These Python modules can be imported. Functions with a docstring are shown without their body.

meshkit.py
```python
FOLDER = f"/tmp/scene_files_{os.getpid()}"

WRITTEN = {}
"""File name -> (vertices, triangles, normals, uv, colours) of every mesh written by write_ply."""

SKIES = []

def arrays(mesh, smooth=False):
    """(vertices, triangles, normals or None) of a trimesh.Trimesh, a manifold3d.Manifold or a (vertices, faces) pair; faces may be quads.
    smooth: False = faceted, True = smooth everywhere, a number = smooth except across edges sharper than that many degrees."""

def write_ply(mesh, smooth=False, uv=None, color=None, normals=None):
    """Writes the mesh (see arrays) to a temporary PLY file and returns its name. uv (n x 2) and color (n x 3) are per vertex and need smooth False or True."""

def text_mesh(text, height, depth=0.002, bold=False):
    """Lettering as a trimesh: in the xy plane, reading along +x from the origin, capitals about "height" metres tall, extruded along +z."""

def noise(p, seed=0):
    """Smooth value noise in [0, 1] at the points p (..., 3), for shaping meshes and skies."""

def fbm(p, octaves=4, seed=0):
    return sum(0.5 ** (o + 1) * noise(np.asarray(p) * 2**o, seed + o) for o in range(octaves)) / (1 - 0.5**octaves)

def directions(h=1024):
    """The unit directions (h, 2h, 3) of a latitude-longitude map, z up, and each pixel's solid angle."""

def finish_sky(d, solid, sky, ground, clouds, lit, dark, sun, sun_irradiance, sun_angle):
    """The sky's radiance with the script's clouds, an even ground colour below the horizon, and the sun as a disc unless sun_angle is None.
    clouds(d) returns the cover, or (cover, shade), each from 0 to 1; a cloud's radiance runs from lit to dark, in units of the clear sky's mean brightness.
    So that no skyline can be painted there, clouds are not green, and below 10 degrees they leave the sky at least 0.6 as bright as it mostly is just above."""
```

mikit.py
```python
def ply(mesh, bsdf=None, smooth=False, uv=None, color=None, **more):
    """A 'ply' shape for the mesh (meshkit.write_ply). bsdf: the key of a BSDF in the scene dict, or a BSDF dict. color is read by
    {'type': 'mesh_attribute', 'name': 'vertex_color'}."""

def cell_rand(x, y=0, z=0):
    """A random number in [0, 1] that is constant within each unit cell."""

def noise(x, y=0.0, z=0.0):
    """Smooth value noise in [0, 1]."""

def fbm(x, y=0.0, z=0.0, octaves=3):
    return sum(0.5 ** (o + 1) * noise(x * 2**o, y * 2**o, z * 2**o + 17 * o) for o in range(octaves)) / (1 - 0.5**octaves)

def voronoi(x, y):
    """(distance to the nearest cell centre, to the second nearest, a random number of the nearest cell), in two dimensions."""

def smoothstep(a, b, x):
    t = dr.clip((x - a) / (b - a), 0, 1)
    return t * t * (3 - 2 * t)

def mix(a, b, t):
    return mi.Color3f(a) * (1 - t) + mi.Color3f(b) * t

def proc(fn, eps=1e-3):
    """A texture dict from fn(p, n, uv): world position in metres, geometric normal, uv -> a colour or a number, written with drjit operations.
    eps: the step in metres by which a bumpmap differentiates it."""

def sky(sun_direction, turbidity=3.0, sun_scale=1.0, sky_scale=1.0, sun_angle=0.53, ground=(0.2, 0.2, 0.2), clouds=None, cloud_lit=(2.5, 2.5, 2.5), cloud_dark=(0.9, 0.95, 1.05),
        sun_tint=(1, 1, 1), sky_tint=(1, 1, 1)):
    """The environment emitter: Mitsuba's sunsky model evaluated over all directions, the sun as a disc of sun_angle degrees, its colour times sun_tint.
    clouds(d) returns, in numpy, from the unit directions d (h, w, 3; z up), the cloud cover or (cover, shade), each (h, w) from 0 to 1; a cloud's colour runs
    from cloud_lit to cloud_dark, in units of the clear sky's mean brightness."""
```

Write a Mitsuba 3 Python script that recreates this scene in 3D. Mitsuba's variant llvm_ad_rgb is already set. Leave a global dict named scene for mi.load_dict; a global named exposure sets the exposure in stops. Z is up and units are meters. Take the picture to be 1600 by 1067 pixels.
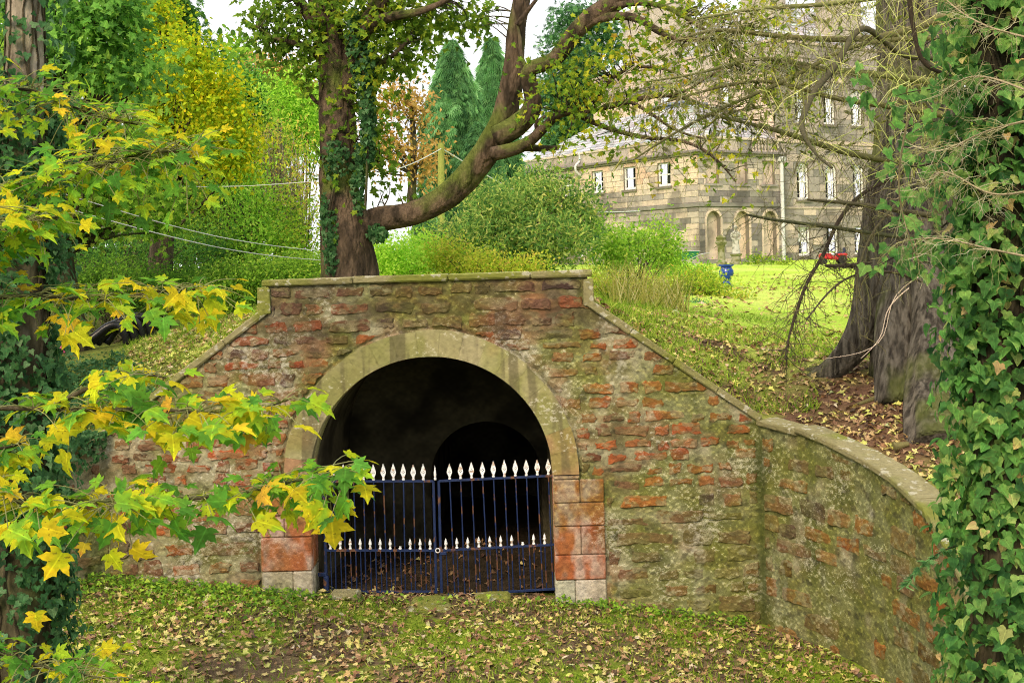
import math
import numpy as np, trimesh, drjit as dr, mitsuba as mi, mikit, meshkit
from scipy.interpolate import RBFInterpolator, CubicSpline
from shapely.geometry import Polygon, Point, LineString, box as sbox
from shapely.ops import unary_union
from mikit import proc, noise as nz, fbm as fb, cell_rand, smoothstep as ss, mix

T = mi.ScalarTransform4f
rng = np.random.default_rng(11)
scene, labels = {}, {}

# ---------------------------------------------------------------- camera, sky, exposure
EYE, FPX, ROLL, PPX, PPY = 3.64, 2000.0, math.radians(1.5), 800.0, 415.0
exposure = 2.72
scene['camera'] = {
    'type': 'perspective', 'fov': math.degrees(2 * math.atan(800 / FPX)), 'fov_axis': 'x', 'near_clip': 0.1, 'far_clip': 2000.0,
    'principal_point_offset_y': (533.5 - PPY) / 1067.0,
    'to_world': T().look_at(origin=[0, 0, EYE], target=[0, 10, EYE], up=[math.sin(ROLL), 0, math.cos(ROLL)]),
}
scene['sky'] = mikit.sky([-0.3, -0.8, 0.56], turbidity=3, sun_scale=0.4, sun_angle=20, clouds=lambda d: 1.0,
                         cloud_lit=(2.5, 2.5, 2.55), ground=(0.12, 0.13, 0.08))


def P(px, py, Y):
    """The point of the place seen at pixel (px, py) of the 1600 px photograph, Y metres away."""
    dx, dy = px - PPX, py - PPY
    ux, uy = dx * math.cos(ROLL) - dy * math.sin(ROLL), dx * math.sin(ROLL) + dy * math.cos(ROLL)
    return np.array([ux * Y / FPX, Y, EYE - uy * Y / FPX])


# ---------------------------------------------------------------- naming
def numbered(k):
    if k not in scene and k not in labels:
        return k
    i = 1
    while f'{k}_{i:03d}' in scene or f'{k}_{i:03d}' in labels:
        i += 1
    return f'{k}_{i:03d}'


def thing(name, label, cat, group=None, kind=None):
    k = numbered(name)
    labels[k] = {'label': label, 'category': cat}
    if group: labels[k]['group'] = group
    if kind: labels[k]['kind'] = kind
    return k


COUNT = {}


def part(parent, name, mesh, bsdf, smooth=False, uv=None, label=None, kind=None):
    """One entry of the scene under its thing or part; mesh is (v, f) or (v, f, uv)."""
    if isinstance(mesh, tuple) and len(mesh) == 3:
        mesh, uv = mesh[:2], mesh[2]
    base = parent + '__' + name
    n = COUNT.get(base, 0)
    COUNT[base] = n + 1
    k = base if n == 0 else f'{base}_{n:03d}'
    scene[k] = mikit.ply(mesh, bsdf, smooth=smooth, uv=uv)
    if label or kind:
        labels[k] = {}
        if label: labels[k]['label'] = label
        if kind: labels[k]['kind'] = kind
    return k


def whole(name, mesh, bsdf, label, cat, smooth=False, uv=None, kind=None, group=None):
    if isinstance(mesh, tuple) and len(mesh) == 3:
        mesh, uv = mesh[:2], mesh[2]
    k = thing(name, label, cat, group, kind)
    scene[k] = mikit.ply(mesh, bsdf, smooth=smooth, uv=uv)
    return k


# ---------------------------------------------------------------- colours: a table of 64 colours per palette, read through uv = (index + u, palette + v)
PAL, TABLE = {}, []


def palette(name, stops, jit=0.12, gain=1.0):
    r = np.random.default_rng(len(PAL) + 5)
    s = np.array(stops, float) * gain
    t = np.linspace(0, len(s) - 1, 64)
    c = np.stack([np.interp(t, np.arange(len(s)), s[:, j]) for j in range(3)], 1)
    c = c * (1 + jit * r.normal(size=(64, 1))) * (1 + 0.4 * jit * r.normal(size=(64, 3)))
    PAL[name] = len(PAL)
    TABLE.append(np.clip(c, 0.004, 0.9))


palette('maple', [(.085, .25, .04), (.11, .32, .045), (.16, .41, .05), (.23, .49, .045), (.36, .56, .04), (.52, .62, .03), (.68, .64, .03), (.78, .62, .03), (.76, .55, .04), (.55, .3, .05)])
palette('ivy', [(.02, .055, .022), (.03, .085, .028), (.05, .13, .035), (.075, .18, .045), (.12, .24, .06), (.2, .3, .08), (.36, .36, .13), (.4, .26, .12)], gain=1.6)
palette('darkivy', [(.014, .035, .016), (.022, .06, .024), (.035, .09, .03), (.05, .12, .05), (.1, .17, .08)], gain=1.9)
palette('sycamore', [(.05, .10, .014), (.08, .15, .018), (.13, .21, .02), (.22, .28, .025), (.34, .32, .025), (.42, .29, .03), (.22, .10, .03)], gain=1.7)
palette('golden', [(.12, .22, .015), (.2, .3, .015), (.34, .38, .015), (.5, .42, .015), (.6, .4, .02), (.5, .28, .03)], gain=1.6)
palette('dark_green', [(.022, .065, .018), (.04, .105, .022), (.065, .155, .028), (.1, .215, .035), (.17, .29, .04)], gain=2.3)
palette('lime', [(.05, .13, .02), (.1, .22, .025), (.18, .34, .03), (.28, .44, .05), (.4, .5, .08)], gain=1.8)
palette('hedge', [(.03, .075, .014), (.06, .13, .018), (.1, .2, .02), (.17, .27, .03), (.24, .3, .05)], gain=2.1)
palette('rhodo', [(.03, .075, .022), (.055, .125, .03), (.1, .19, .04), (.18, .27, .06), (.32, .36, .09), (.42, .4, .14)], gain=1.7)
palette('garden', [(.05, .12, .02), (.13, .25, .025), (.26, .38, .03), (.42, .46, .05), (.46, .36, .08), (.3, .18, .07)], gain=1.4)
palette('straw', [(.16, .2, .03), (.3, .32, .06), (.5, .45, .12), (.62, .52, .2), (.66, .58, .3)])
palette('cypress', [(.022, .06, .026), (.05, .125, .048), (.09, .2, .078), (.16, .3, .13)], gain=2.1)
palette('amber', [(.2, .17, .05), (.36, .25, .07), (.46, .3, .09), (.5, .36, .15)], gain=1.4)
palette('litter', [(.07, .045, .03), (.12, .07, .04), (.19, .11, .06), (.28, .17, .09), (.38, .28, .13), (.44, .4, .13), (.4, .42, .11), (.3, .35, .08), (.5, .44, .3)], gain=1.2)
palette('grass', [(.05, .1, .012), (.09, .17, .015), (.15, .26, .02), (.24, .33, .04), (.32, .34, .08)], gain=1.65)
palette('twig', [(.025, .02, .014), (.05, .04, .025), (.09, .085, .04), (.16, .16, .06), (.24, .24, .1), (.4, .37, .26), (.55, .5, .42)])
palette('stone', [(.075, .05, .042), (.12, .07, .048), (.175, .08, .045), (.28, .085, .033), (.33, .098, .034), (.27, .12, .055), (.19, .14, .065), (.14, .125, .05), (.23, .095, .075)], .12)
palette('ashlar', [(.14, .13, .125), (.28, .26, .235), (.43, .38, .33), (.58, .49, .4), (.66, .54, .44), (.67, .52, .4), (.62, .45, .335)], .04)
palette('needles', [(.13, .16, .04), (.24, .28, .06), (.38, .41, .11), (.52, .5, .2)])
palette('slate', [(.3, .31, .33), (.38, .39, .41), (.46, .47, .49), (.34, .33, .34)])
palette('pier', [(.44, .42, .35), (.4, .37, .27), (.36, .15, .075), (.35, .11, .045), (.31, .09, .037)], .08)
palette('ring', [(.3, .275, .14), (.33, .3, .155), (.35, .315, .18), (.31, .29, .13), (.34, .2, .11)], .03)
TAB = [mi.Float(np.ascontiguousarray(np.concatenate(TABLE)[:, j].astype(np.float32))) for j in range(3)]
for a in TAB: dr.make_opaque(a)
NT = len(TABLE) * 64


def tab(uv):
    k = dr.clip(mi.Int32(dr.floor(uv.y)) * 64 + mi.Int32(dr.floor(uv.x)), 0, NT - 1)
    return mi.Color3f(*[dr.gather(mi.Float, a, mi.UInt32(k)) for a in TAB])


def flat_uv(n, k, pal):
    return np.tile([[k + .5, PAL[pal] + .5]], (n, 1))


# ---------------------------------------------------------------- materials
def princ(col, rough=0.8, spec=0.3, **m):
    c = proc(col) if callable(col) else {'type': 'rgb', 'value': list(col)}
    return {'type': 'twosided', 'bsdf': {'type': 'principled', 'base_color': c, 'roughness': rough, 'specular': spec, **m}}


def bumped(b, fn, scale, eps=2e-3):
    inner = b['bsdf'] if b['type'] == 'twosided' else b
    return {'type': 'twosided', 'bsdf': {'type': 'bumpmap', 'map': proc(fn, eps), 'scale': scale, 'inner': inner}}


def leaf_col(p, n, uv):
    u, v = uv.x - dr.floor(uv.x), uv.y - dr.floor(uv.y)
    k = dr.floor(uv.x)
    older = tab(mi.Point2f(dr.minimum(k + dr.select(k > 34, 5., 11.), 63) + .5, uv.y))
    young = tab(mi.Point2f(dr.maximum(k - 9, 0) + .5, uv.y))
    blotch = fb(p.x * 21, p.y * 21, p.z * 21, 2)
    rim = ss(.12, .5, dr.abs(u - .5)) * .25
    c = mix(tab(uv), older, ss(.52, .66, blotch + rim) * .7)
    c = mix(c, young, ss(.5, .34, blotch + rim * .5) * .7)
    rib = ss(.035, .0, dr.abs(u - .5)) * .45
    side = ss(.2, 0., dr.abs(dr.sin((v * 1.0 + dr.abs(u - .5) * -1.1) * 26.))) * .14
    spot = ss(.8, .88, nz(p.x * 150, p.y * 150, p.z * 150)) * .6
    c = mix(c, (.12, .07, .025), spot)
    return c * (.8 + .4 * nz(p.x * 90, p.y * 90, p.z * 90)) * (1 + rib + side)


scene['leaf'] = {'type': 'principledthin', 'base_color': proc(leaf_col), 'roughness': .36, 'diff_trans': 1.0, 'spec_trans': 0.0, 'eta': 1.45}


def dull_col(p, n, uv):
    return tab(uv) * (.65 + .7 * fb(p.x * 45, p.y * 45, p.z * 45))


scene['twig'] = princ(dull_col, .85, .2)
scene['dead_leaf'] = princ(lambda p, n, uv: tab(uv) * (.7 + .6 * nz(p.x * 60, p.y * 60, p.z * 60)), .7, .25)


def lichen(p, c, amount=1.0):
    """What grows over all the old masonry: grey lichen, olive algae, moss at the foot and under the wing's coping, black crust."""
    x, y, z = p.x, p.y, p.z
    big = fb(x * 1.1 + 3, y * 1.1, z * .9, 3)
    mid = fb(x * 6, y * 6, z * 4.2 + 9, 3)
    fine = fb(x * 30, y * 30, z * 30, 3)
    grain = nz(x * 130, y * 130, z * 130)
    c = mix(c, (.23, .22, .07), ss(.45, .7, big * .55 + mid * .5) * .36 * amount)
    streak = fb(x * 8, y * 8, z * .6, 3)
    c = mix(c, (.07, .065, .035), ss(.54, .74, streak) * .55 * amount)
    c = mix(c, (.5, .49, .43), ss(.6, .72, fb(x * 5 + 70, y * 5, z * .8, 3) * .7 + fine * .3) * .55 * amount)
    wing_ = ss(2.5, 2.85, x)
    green = ss(.44, .68, fb(x * 2.6 + 7, y * 2.6, z * 1.8, 3) + ss(.5, -.35, z) * .2 + ss(.7, 2.2, x) * .15 + wing_ * ss(.6, 1.6, z) * .2 + ss(.2, .0, dr.abs(x - 2.68)) * .22)
    c = mix(c, mix(mix((.07, .1, .018), (.17, .2, .025), mid), (.3, .32, .05), ss(.55, .7, fine) * .7), green * .68 * amount)
    c = mix(c, (.5, .49, .44), ss(.6, .7, fb(x * 1.9, y * 1.9, z * 1.5 + 30, 2) * .42 + fine * .36 + grain * .25) * .55 * amount)
    c = mix(c, (.03, .026, .022), ss(.57, .72, fb(x * 12, y * 12, z * 12 + 50, 3)) * .55 * amount)
    c = mix(c, (.045, .06, .014), ss(.13, .015, dr.abs(x - 2.71) + .05 * mid) * ss(1.9, 1.5, z) * .85 * amount)
    crust = ss(2.65, 3.0, z) * ss(.4, .58, fb(x * 3.2, y * 3.2, z * 5 + 11, 3))
    c = mix(c, (.055, .035, .03), crust * .5 * amount)
    return c * (.26 + .76 * fine + .44 * grain)


def mortar_base(p):
    x, y, z = p.x, p.y, p.z
    a = fb(x * 3.5, y * 3.5, z * 3.5 + 20, 3)
    c = mix((.185, .165, .08), (.36, .34, .225), ss(.35, .65, a))
    warm = ss(.4, .6, fb(x * .9 + 40, y * .9, z * .9, 3)) * ss(2.6, 1.0, dr.abs(x + 1.))
    ghost = ss(.5, .56, fb(x * 4.2, y * 4.2, z * 8.5 + 60, 2))
    return mix(c, (.29, .135, .07), ss(.1, .9, warm * .55 + ghost * .35) * .8)


def mortar_col(p, n, uv):
    return lichen(p, mortar_base(p), .9)


def stone_col(p, n, uv):
    smear = ss(.5, .56, fb(p.x * 10, p.y * 10, p.z * 13 + 80, 4))
    bed = fb(p.x * 6, p.y * 6, p.z * 45, 2)
    c = tab(uv) * (.75 + .5 * bed)
    return lichen(p, mix(c, mortar_base(p), smear * .6), .5)


def rough_h(p, n, uv):
    return fb(p.x * 30, p.y * 30, p.z * 30, 3)


scene['mortar'] = bumped(princ(mortar_col, .95, .1), rough_h, .012)
scene['masonry'] = bumped(princ(stone_col, .92, .12), rough_h, .014)
def ring_col(p, n, uv):
    x, y, z = p.x, p.y, p.z
    fine = fb(x * 30, y * 30, z * 30, 3)
    c = mix(tab(uv), (.2, .21, .05), ss(.4, .6, fb(x * 3.2, y * 3.2, z * 2.2 + 5, 3)) * .6)
    c = mix(c, (.1, .085, .05), ss(.5, .68, fb(x * 11, y * 11, z * .8 + 2, 3)) * .65)
    c = mix(c, (.4, .2, .11), ss(.55, .7, fb(x * 1.7 + 3, y, z * 1.7, 2)) * .4)
    c = mix(c, (.5, .49, .42), ss(.62, .7, fine * .6 + fb(x * 3, y * 3, z * 3 + 8, 2) * .4) * .5)
    return c * (.6 + .7 * fine)


scene['ring_stone'] = bumped(princ(ring_col, .9, .15), lambda p, n, uv: fb(p.x * 22, p.y * 22, p.z * 22, 3), .012)
scene['dressed'] = bumped(princ(lambda p, n, uv: lichen(p, mix(tab(uv), (.55, .53, .48), ss(.45, .66, fb(p.x * 6, p.y * 6, p.z * 2.6 + 6, 4)) * .5), .55), .9, .15), lambda p, n, uv: fb(p.x * 22, p.y * 22, p.z * 22, 3), .012)


def coping_col(p, n, uv):
    c = mix((.17, .155, .065), (.27, .245, .14), fb(p.x * 4, p.y * 4, p.z * 4))
    c = mix(c, (.16, .18, .03), ss(.45, .65, fb(p.x * 2, p.y * 2, p.z * 2 + 5)) * .85)
    c = mix(c, (.45, .44, .36), ss(.62, .7, fb(p.x * 16, p.y * 16, p.z * 16)) * .6)
    return c * (.7 + .6 * fb(p.x * 40, p.y * 40, p.z * 40))


scene['coping'] = bumped(princ(coping_col, .9, .15), rough_h, .006)


def bark_fn(dark, light, moss, scale=9., zs=2.):
    def fn(p, n, uv):
        g = fb(p.x * scale, p.y * scale, p.z * zs, 4)
        c = mix(dark, light, ss(.3, .7, g))
        c = mix(c, moss, ss(.5, .72, fb(p.x * 2.2, p.y * 2.2, p.z * 1.4 + 3, 3) + .12 * n.z) * .75)
        return c * (.65 + .7 * fb(p.x * 40, p.y * 40, p.z * 14, 2))
    return fn


scene['sycamore_bark'] = bumped(princ(bark_fn((.035, .026, .018), (.125, .088, .06), (.1, .135, .022)), .9, .15), lambda p, n, uv: fb(p.x * 26, p.y * 26, p.z * 7, 3), .06)
scene['conifer_bark'] = bumped(princ(bark_fn((.042, .037, .031), (.15, .135, .112), (.1, .12, .03), 24, 2), .95, .1), lambda p, n, uv: fb(p.x * 45, p.y * 45, p.z * 5, 3), .07)
scene['dark_bark'] = bumped(princ(bark_fn((.03, .026, .018), (.085, .07, .045), (.07, .085, .03), 16, 3), .95, .1), lambda p, n, uv: fb(p.x * 40, p.y * 40, p.z * 12, 3), .02)
_pale, _low = bark_fn((.13, .11, .08), (.36, .31, .24), (.1, .12, .04), 12, 2), bark_fn((.04, .035, .02), (.1, .09, .055), (.07, .09, .025), 14, 3)
scene['pale_bark'] = bumped(princ(lambda p, n, uv: mix(_low(p, n, uv), _pale(p, n, uv), ss(.4, .6, fb(p.x * 4, p.y * 4, p.z * 2) + .5 * ss(3.6, 5.2, p.z) - .25)), .95, .1), lambda p, n, uv: fb(p.x * 40, p.y * 40, p.z * 12, 3), .015)


def ground_col(p, n, uv):
    x, y = p.x, p.y
    a, b = fb(x * 1.1, y * 1.1 + 3, 0, 4), fb(x * 9, y * 9, 0, 3)
    c = mix((.075, .055, .035), (.16, .115, .065), b)
    grass = mix((.09, .14, .015), (.2, .26, .03), fb(x * 25, y * 25, 1, 3))
    c = mix(c, grass, ss(.4, .56, a * .75 + b * .3))
    return c * (.6 + .8 * fb(x * 45, y * 45, 7, 2))


def lawn_col(p, n, uv):
    x, y = p.x, p.y
    g = mix((.22, .36, .035), (.35, .48, .07), fb(x * .8, y * .8, 0, 4))
    g = mix(g, (.38, .46, .12), ss(.5, .7, fb(x * .35 + 9, y * .22, 0, 3)) * .6)
    fleck = ss(.66, .74, fb(x * 11, y * 5, 3, 2)) * ss(60., 25., y)
    g = mix(g, mix((.3, .2, .08), (.42, .36, .12), nz(x * 6, y * 6)), fleck * .7)
    near = fb(x * 2.2, y * 2.2, 4, 4)
    bank = mix((.075, .055, .03), mix((.14, .21, .025), (.28, .32, .07), fb(x * 20, y * 20, 0, 2)), ss(.34, .54, near))
    soil = mix((.09, .05, .032), (.17, .1, .06), fb(x * 14, y * 14, 0, 3))
    dx, dy = x - 4.4, y - 14.2
    under = ss(2.6, .6, dr.sqrt(dx * dx + dy * dy * .55) + 1.2 * (near - .5))
    g = mix(bank, g, ss(17.0, 20.5, y + 2.5 * (near - .5) + .35 * ss(1., 5., x)))
    wood = ss(-3.2, -6.5, x + 2 * (near - .5)) * ss(80., 60., y)
    g = mix(g, mix((.05, .05, .02), (.1, .13, .025), fb(x * 5, y * 5, 0, 3)), wood)
    return mix(g, soil, under) * (.7 + .6 * fb(x * 30, y * 30, 7, 2))


scene['ground_mat'] = bumped(princ(ground_col, 1., .05), lambda p, n, uv: fb(p.x * 25, p.y * 25, 0, 3), .03)
scene['lawn_mat'] = bumped(princ(lawn_col, 1., .05), lambda p, n, uv: fb(p.x * 25, p.y * 25, 0, 3), .03)
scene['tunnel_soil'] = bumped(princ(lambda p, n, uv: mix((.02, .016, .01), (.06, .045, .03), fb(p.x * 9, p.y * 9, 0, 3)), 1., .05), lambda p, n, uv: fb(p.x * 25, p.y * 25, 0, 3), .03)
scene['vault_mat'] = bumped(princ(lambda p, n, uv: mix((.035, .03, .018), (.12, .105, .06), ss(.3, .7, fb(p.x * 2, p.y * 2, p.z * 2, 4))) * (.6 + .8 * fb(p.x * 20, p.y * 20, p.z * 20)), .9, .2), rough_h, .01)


def iron_col(p, n, uv):
    r = ss(.57, .68, fb(p.x * 17, p.y * 17, p.z * 9 + 3, 3))
    return mix(mix((.004, .011, .05), (.01, .028, .11), fb(p.x * 30, p.y * 30, p.z * 8)), (.13, .06, .035), r)


def white_col(p, n, uv):
    r = ss(.6, .72, fb(p.x * 22, p.y * 22, p.z * 25 + 3, 3))
    return mix((.78, .79, .8), (.42, .24, .13), r * .75)


scene['blue_iron'] = princ(iron_col, .42, .5)
scene['white_iron'] = princ(white_col, .5, .4)


def ashlar_col(p, n, uv):
    c = tab(uv)
    soot = ss(.5, .66, fb(p.x * .55, p.y * .55, p.z * .4, 4) * .7 + fb(p.x * 2, p.y * 2, p.z * .5, 3) * .3)
    return mix(c, (.08, .075, .068), soot * .55) * (.8 + .5 * fb(p.x * 5, p.y * 5, p.z * 5, 3))


scene['ashlar_mat'] = princ(ashlar_col, .9, .15)
scene['joint_mat'] = princ((.2, .18, .15), .95, .1)
scene['slate_mat'] = princ(lambda p, n, uv: tab(uv) * (.8 + .4 * fb(p.x * 6, p.y * 6, p.z * 6)), .5, .4)
scene['white_paint'] = princ((.78, .78, .76), .5, .4)
scene['pipe_paint'] = princ((.6, .62, .63), .5, .4)
scene['pane_glass'] = {'type': 'thindielectric', 'int_ior': 1.3}
scene['room_dark'] = princ((.05, .05, .055), .9, .1)
scene['lead_mat'] = princ((.2, .24, .32), .45, .5)
scene['black_plastic'] = princ((.012, .012, .016), .35, .5)
scene['plain_paint'] = princ(lambda p, n, uv: mi.Color3f(uv.x, uv.y, dr.abs(uv.x * 0) + .05), .4, .5)


# ---------------------------------------------------------------- mesh helpers; a mesh is (v, f) or (v, f, uv)
def join(ms):
    ms = [m for m in ms if len(m[0])]
    v, f, u, at = [], [], [], 0
    for m in ms:
        v.append(m[0]); f.append(np.asarray(m[1]) + at); at += len(m[0])
        if len(m) == 3: u.append(m[2])
    if u: return np.vstack(v), np.vstack(f), np.vstack(u)
    return np.vstack(v), np.vstack(f)


def spl(pts, n):
    p = np.asarray(pts, float)
    if len(p) == 2: return p[0] + np.linspace(0, 1, n)[:, None] * (p[1] - p[0])
    t = np.r_[0, np.cumsum(np.linalg.norm(np.diff(p, axis=0), axis=1) + 1e-9)]
    return CubicSpline(t, p, bc_type='natural')(np.linspace(0, t[-1], n))


def tube(pts, rad, sides=8, lump=0.0, seed=0, scale=3.0, k=None, pal=None):
    p = np.asarray(pts, float)
    n = len(p)
    r = np.interp(np.linspace(0, 1, n), np.linspace(0, 1, len(np.atleast_1d(rad))), np.atleast_1d(rad)) if np.ndim(rad) else np.full(n, rad)
    t = np.gradient(p, axis=0)
    t /= np.linalg.norm(t, axis=1, keepdims=True) + 1e-12
    a = np.zeros_like(p)
    ref = np.array([1., 0, 0]) if abs(t[0, 0]) < .8 else np.array([0, 0, 1.])
    for i in range(n):
        ref = ref - t[i] * (ref @ t[i])
        ref /= np.linalg.norm(ref) + 1e-12
        a[i] = ref
    b = np.cross(t, a)
    th = np.arange(sides) * 2 * np.pi / sides
    d = np.cos(th)[None, :, None] * a[:, None] + np.sin(th)[None, :, None] * b[:, None]
    rr = np.repeat(r[:, None], sides, 1)
    if lump:
        q = p[:, None] + d * r[:, None, None]
        rr = rr * (1 + lump * 2 * (meshkit.fbm(q * scale, 3, seed) - .5))
    v = (p[:, None] + d * rr[..., None]).reshape(-1, 3)
    i, j = np.meshgrid(np.arange(n - 1), np.arange(sides), indexing='ij')
    q = np.stack([i * sides + j, i * sides + (j + 1) % sides, (i + 1) * sides + (j + 1) % sides, (i + 1) * sides + j], -1).reshape(-1, 4)
    f = np.vstack([q[:, [0, 1, 2]], q[:, [0, 2, 3]]])
    v = np.vstack([v, p[:1], p[-1:]])
    j = np.arange(sides)
    m, e = len(v) - 2, (n - 1) * sides
    f = np.vstack([f, np.stack([j * 0 + m, (j + 1) % sides, j], 1), np.stack([j * 0 + m + 1, e + j, e + (j + 1) % sides], 1)])
    if pal: return v, f, flat_uv(len(v), k, pal)
    return v, f


def lathe(prof, c, n=16):
    """Profile [(r, z)] turned about the vertical through c."""
    pr = np.asarray(prof, float)
    th = np.arange(n) * 2 * np.pi / n
    v = np.stack([pr[:, None, 0] * np.cos(th), pr[:, None, 0] * np.sin(th), np.repeat(pr[:, 1:], n, 1)], -1).reshape(-1, 3) + c
    m = len(pr)
    i, j = np.meshgrid(np.arange(m - 1), np.arange(n), indexing='ij')
    q = np.stack([i * n + j, i * n + (j + 1) % n, (i + 1) * n + (j + 1) % n, (i + 1) * n + j], -1).reshape(-1, 4)
    return v, np.vstack([q[:, [0, 1, 2]], q[:, [0, 2, 3]]])


def cbox(x0, x1, y0, y1, z0, z1, c=.01):
    """A box with chamfered edges."""
    v = []
    lo, hi = np.array([x0, y0, z0], float), np.array([x1, y1, z1], float)
    c = min(c, .45 * (hi - lo).min())
    for sx in (0, 1):
        for sy in (0, 1):
            for sz in (0, 1):
                s = np.array([sx, sy, sz])
                base = np.where(s, hi, lo)
                inn = np.where(s, -c, c)
                for ax in range(3):
                    o = inn.copy(); o[ax] = 0
                    v.append(base + o)
    h = trimesh.convex.convex_hull(np.array(v))
    return np.array(h.vertices), np.array(h.faces)


def obox(o, ex, ey, ez, c=.01):
    """A chamfered box from o along the vectors ex, ey, ez."""
    L = [np.linalg.norm(e) for e in (ex, ey, ez)]
    v, f = cbox(0, L[0], 0, L[1], 0, L[2], c)
    M = np.stack([np.asarray(e, float) / l for e, l in zip((ex, ey, ez), L)], 1)
    return v @ M.T + np.asarray(o, float), f


def extrude(poly, d0, d1, M):
    """Shapely polygon in (s, z), pushed from depth d0 to d1, mapped by M(s, z, d)."""
    out = []
    for g in getattr(poly, 'geoms', [poly]):
        if g.area < 1e-5 or g.geom_type != 'Polygon': continue
        m = trimesh.creation.extrude_polygon(g, d1 - d0, engine='earcut')
        out.append((M(m.vertices[:, 0], m.vertices[:, 1], m.vertices[:, 2] + d0), np.array(m.faces)))
    return join(out)


def unit(v):
    v = np.asarray(v, float)
    return v / (np.linalg.norm(v, axis=-1, keepdims=True) + 1e-12)


def tmpl(pts, center, fold=.12, curl=.25, zc=0., sub=0):
    """A leaf blade: outline (right half, base to tip) mirrored, fanned from a centre on the midrib."""
    h = np.array(pts, float)
    left = h[-2::-1] if abs(h[-1][0]) < 1e-6 else h[::-1]
    left = left * [-1, 1]
    if abs(h[0][0]) < 1e-6: left = left[:-1]
    o = np.vstack([h, left])
    v2 = np.vstack([[center], o])
    n = len(o)
    f = np.stack([np.zeros(n, int), np.arange(n) + 1, (np.arange(n) + 1) % n + 1], 1)
    if sub:
        m = trimesh.Trimesh(np.c_[v2, v2[:, 0] * 0], f, process=False).subdivide()
        v2, f = np.array(m.vertices)[:, :2], np.array(m.faces)
    z = fold * np.abs(v2[:, 0]) + (.03 * np.sin(v2[:, 0] * 9 + 1) * np.cos(v2[:, 1] * 8) if sub else 0) - curl * (v2[:, 1] - center[1]) ** 2 * np.sign(v2[:, 1] - center[1] + 1e-9).clip(0) - .3 * curl * v2[:, 0] ** 2
    uv = np.stack([np.clip(v2[:, 0] * .9 + .5, .03, .97), np.clip(v2[:, 1] * .9 + .06, .03, .97)], 1)
    return np.c_[v2, z], f, uv


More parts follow.
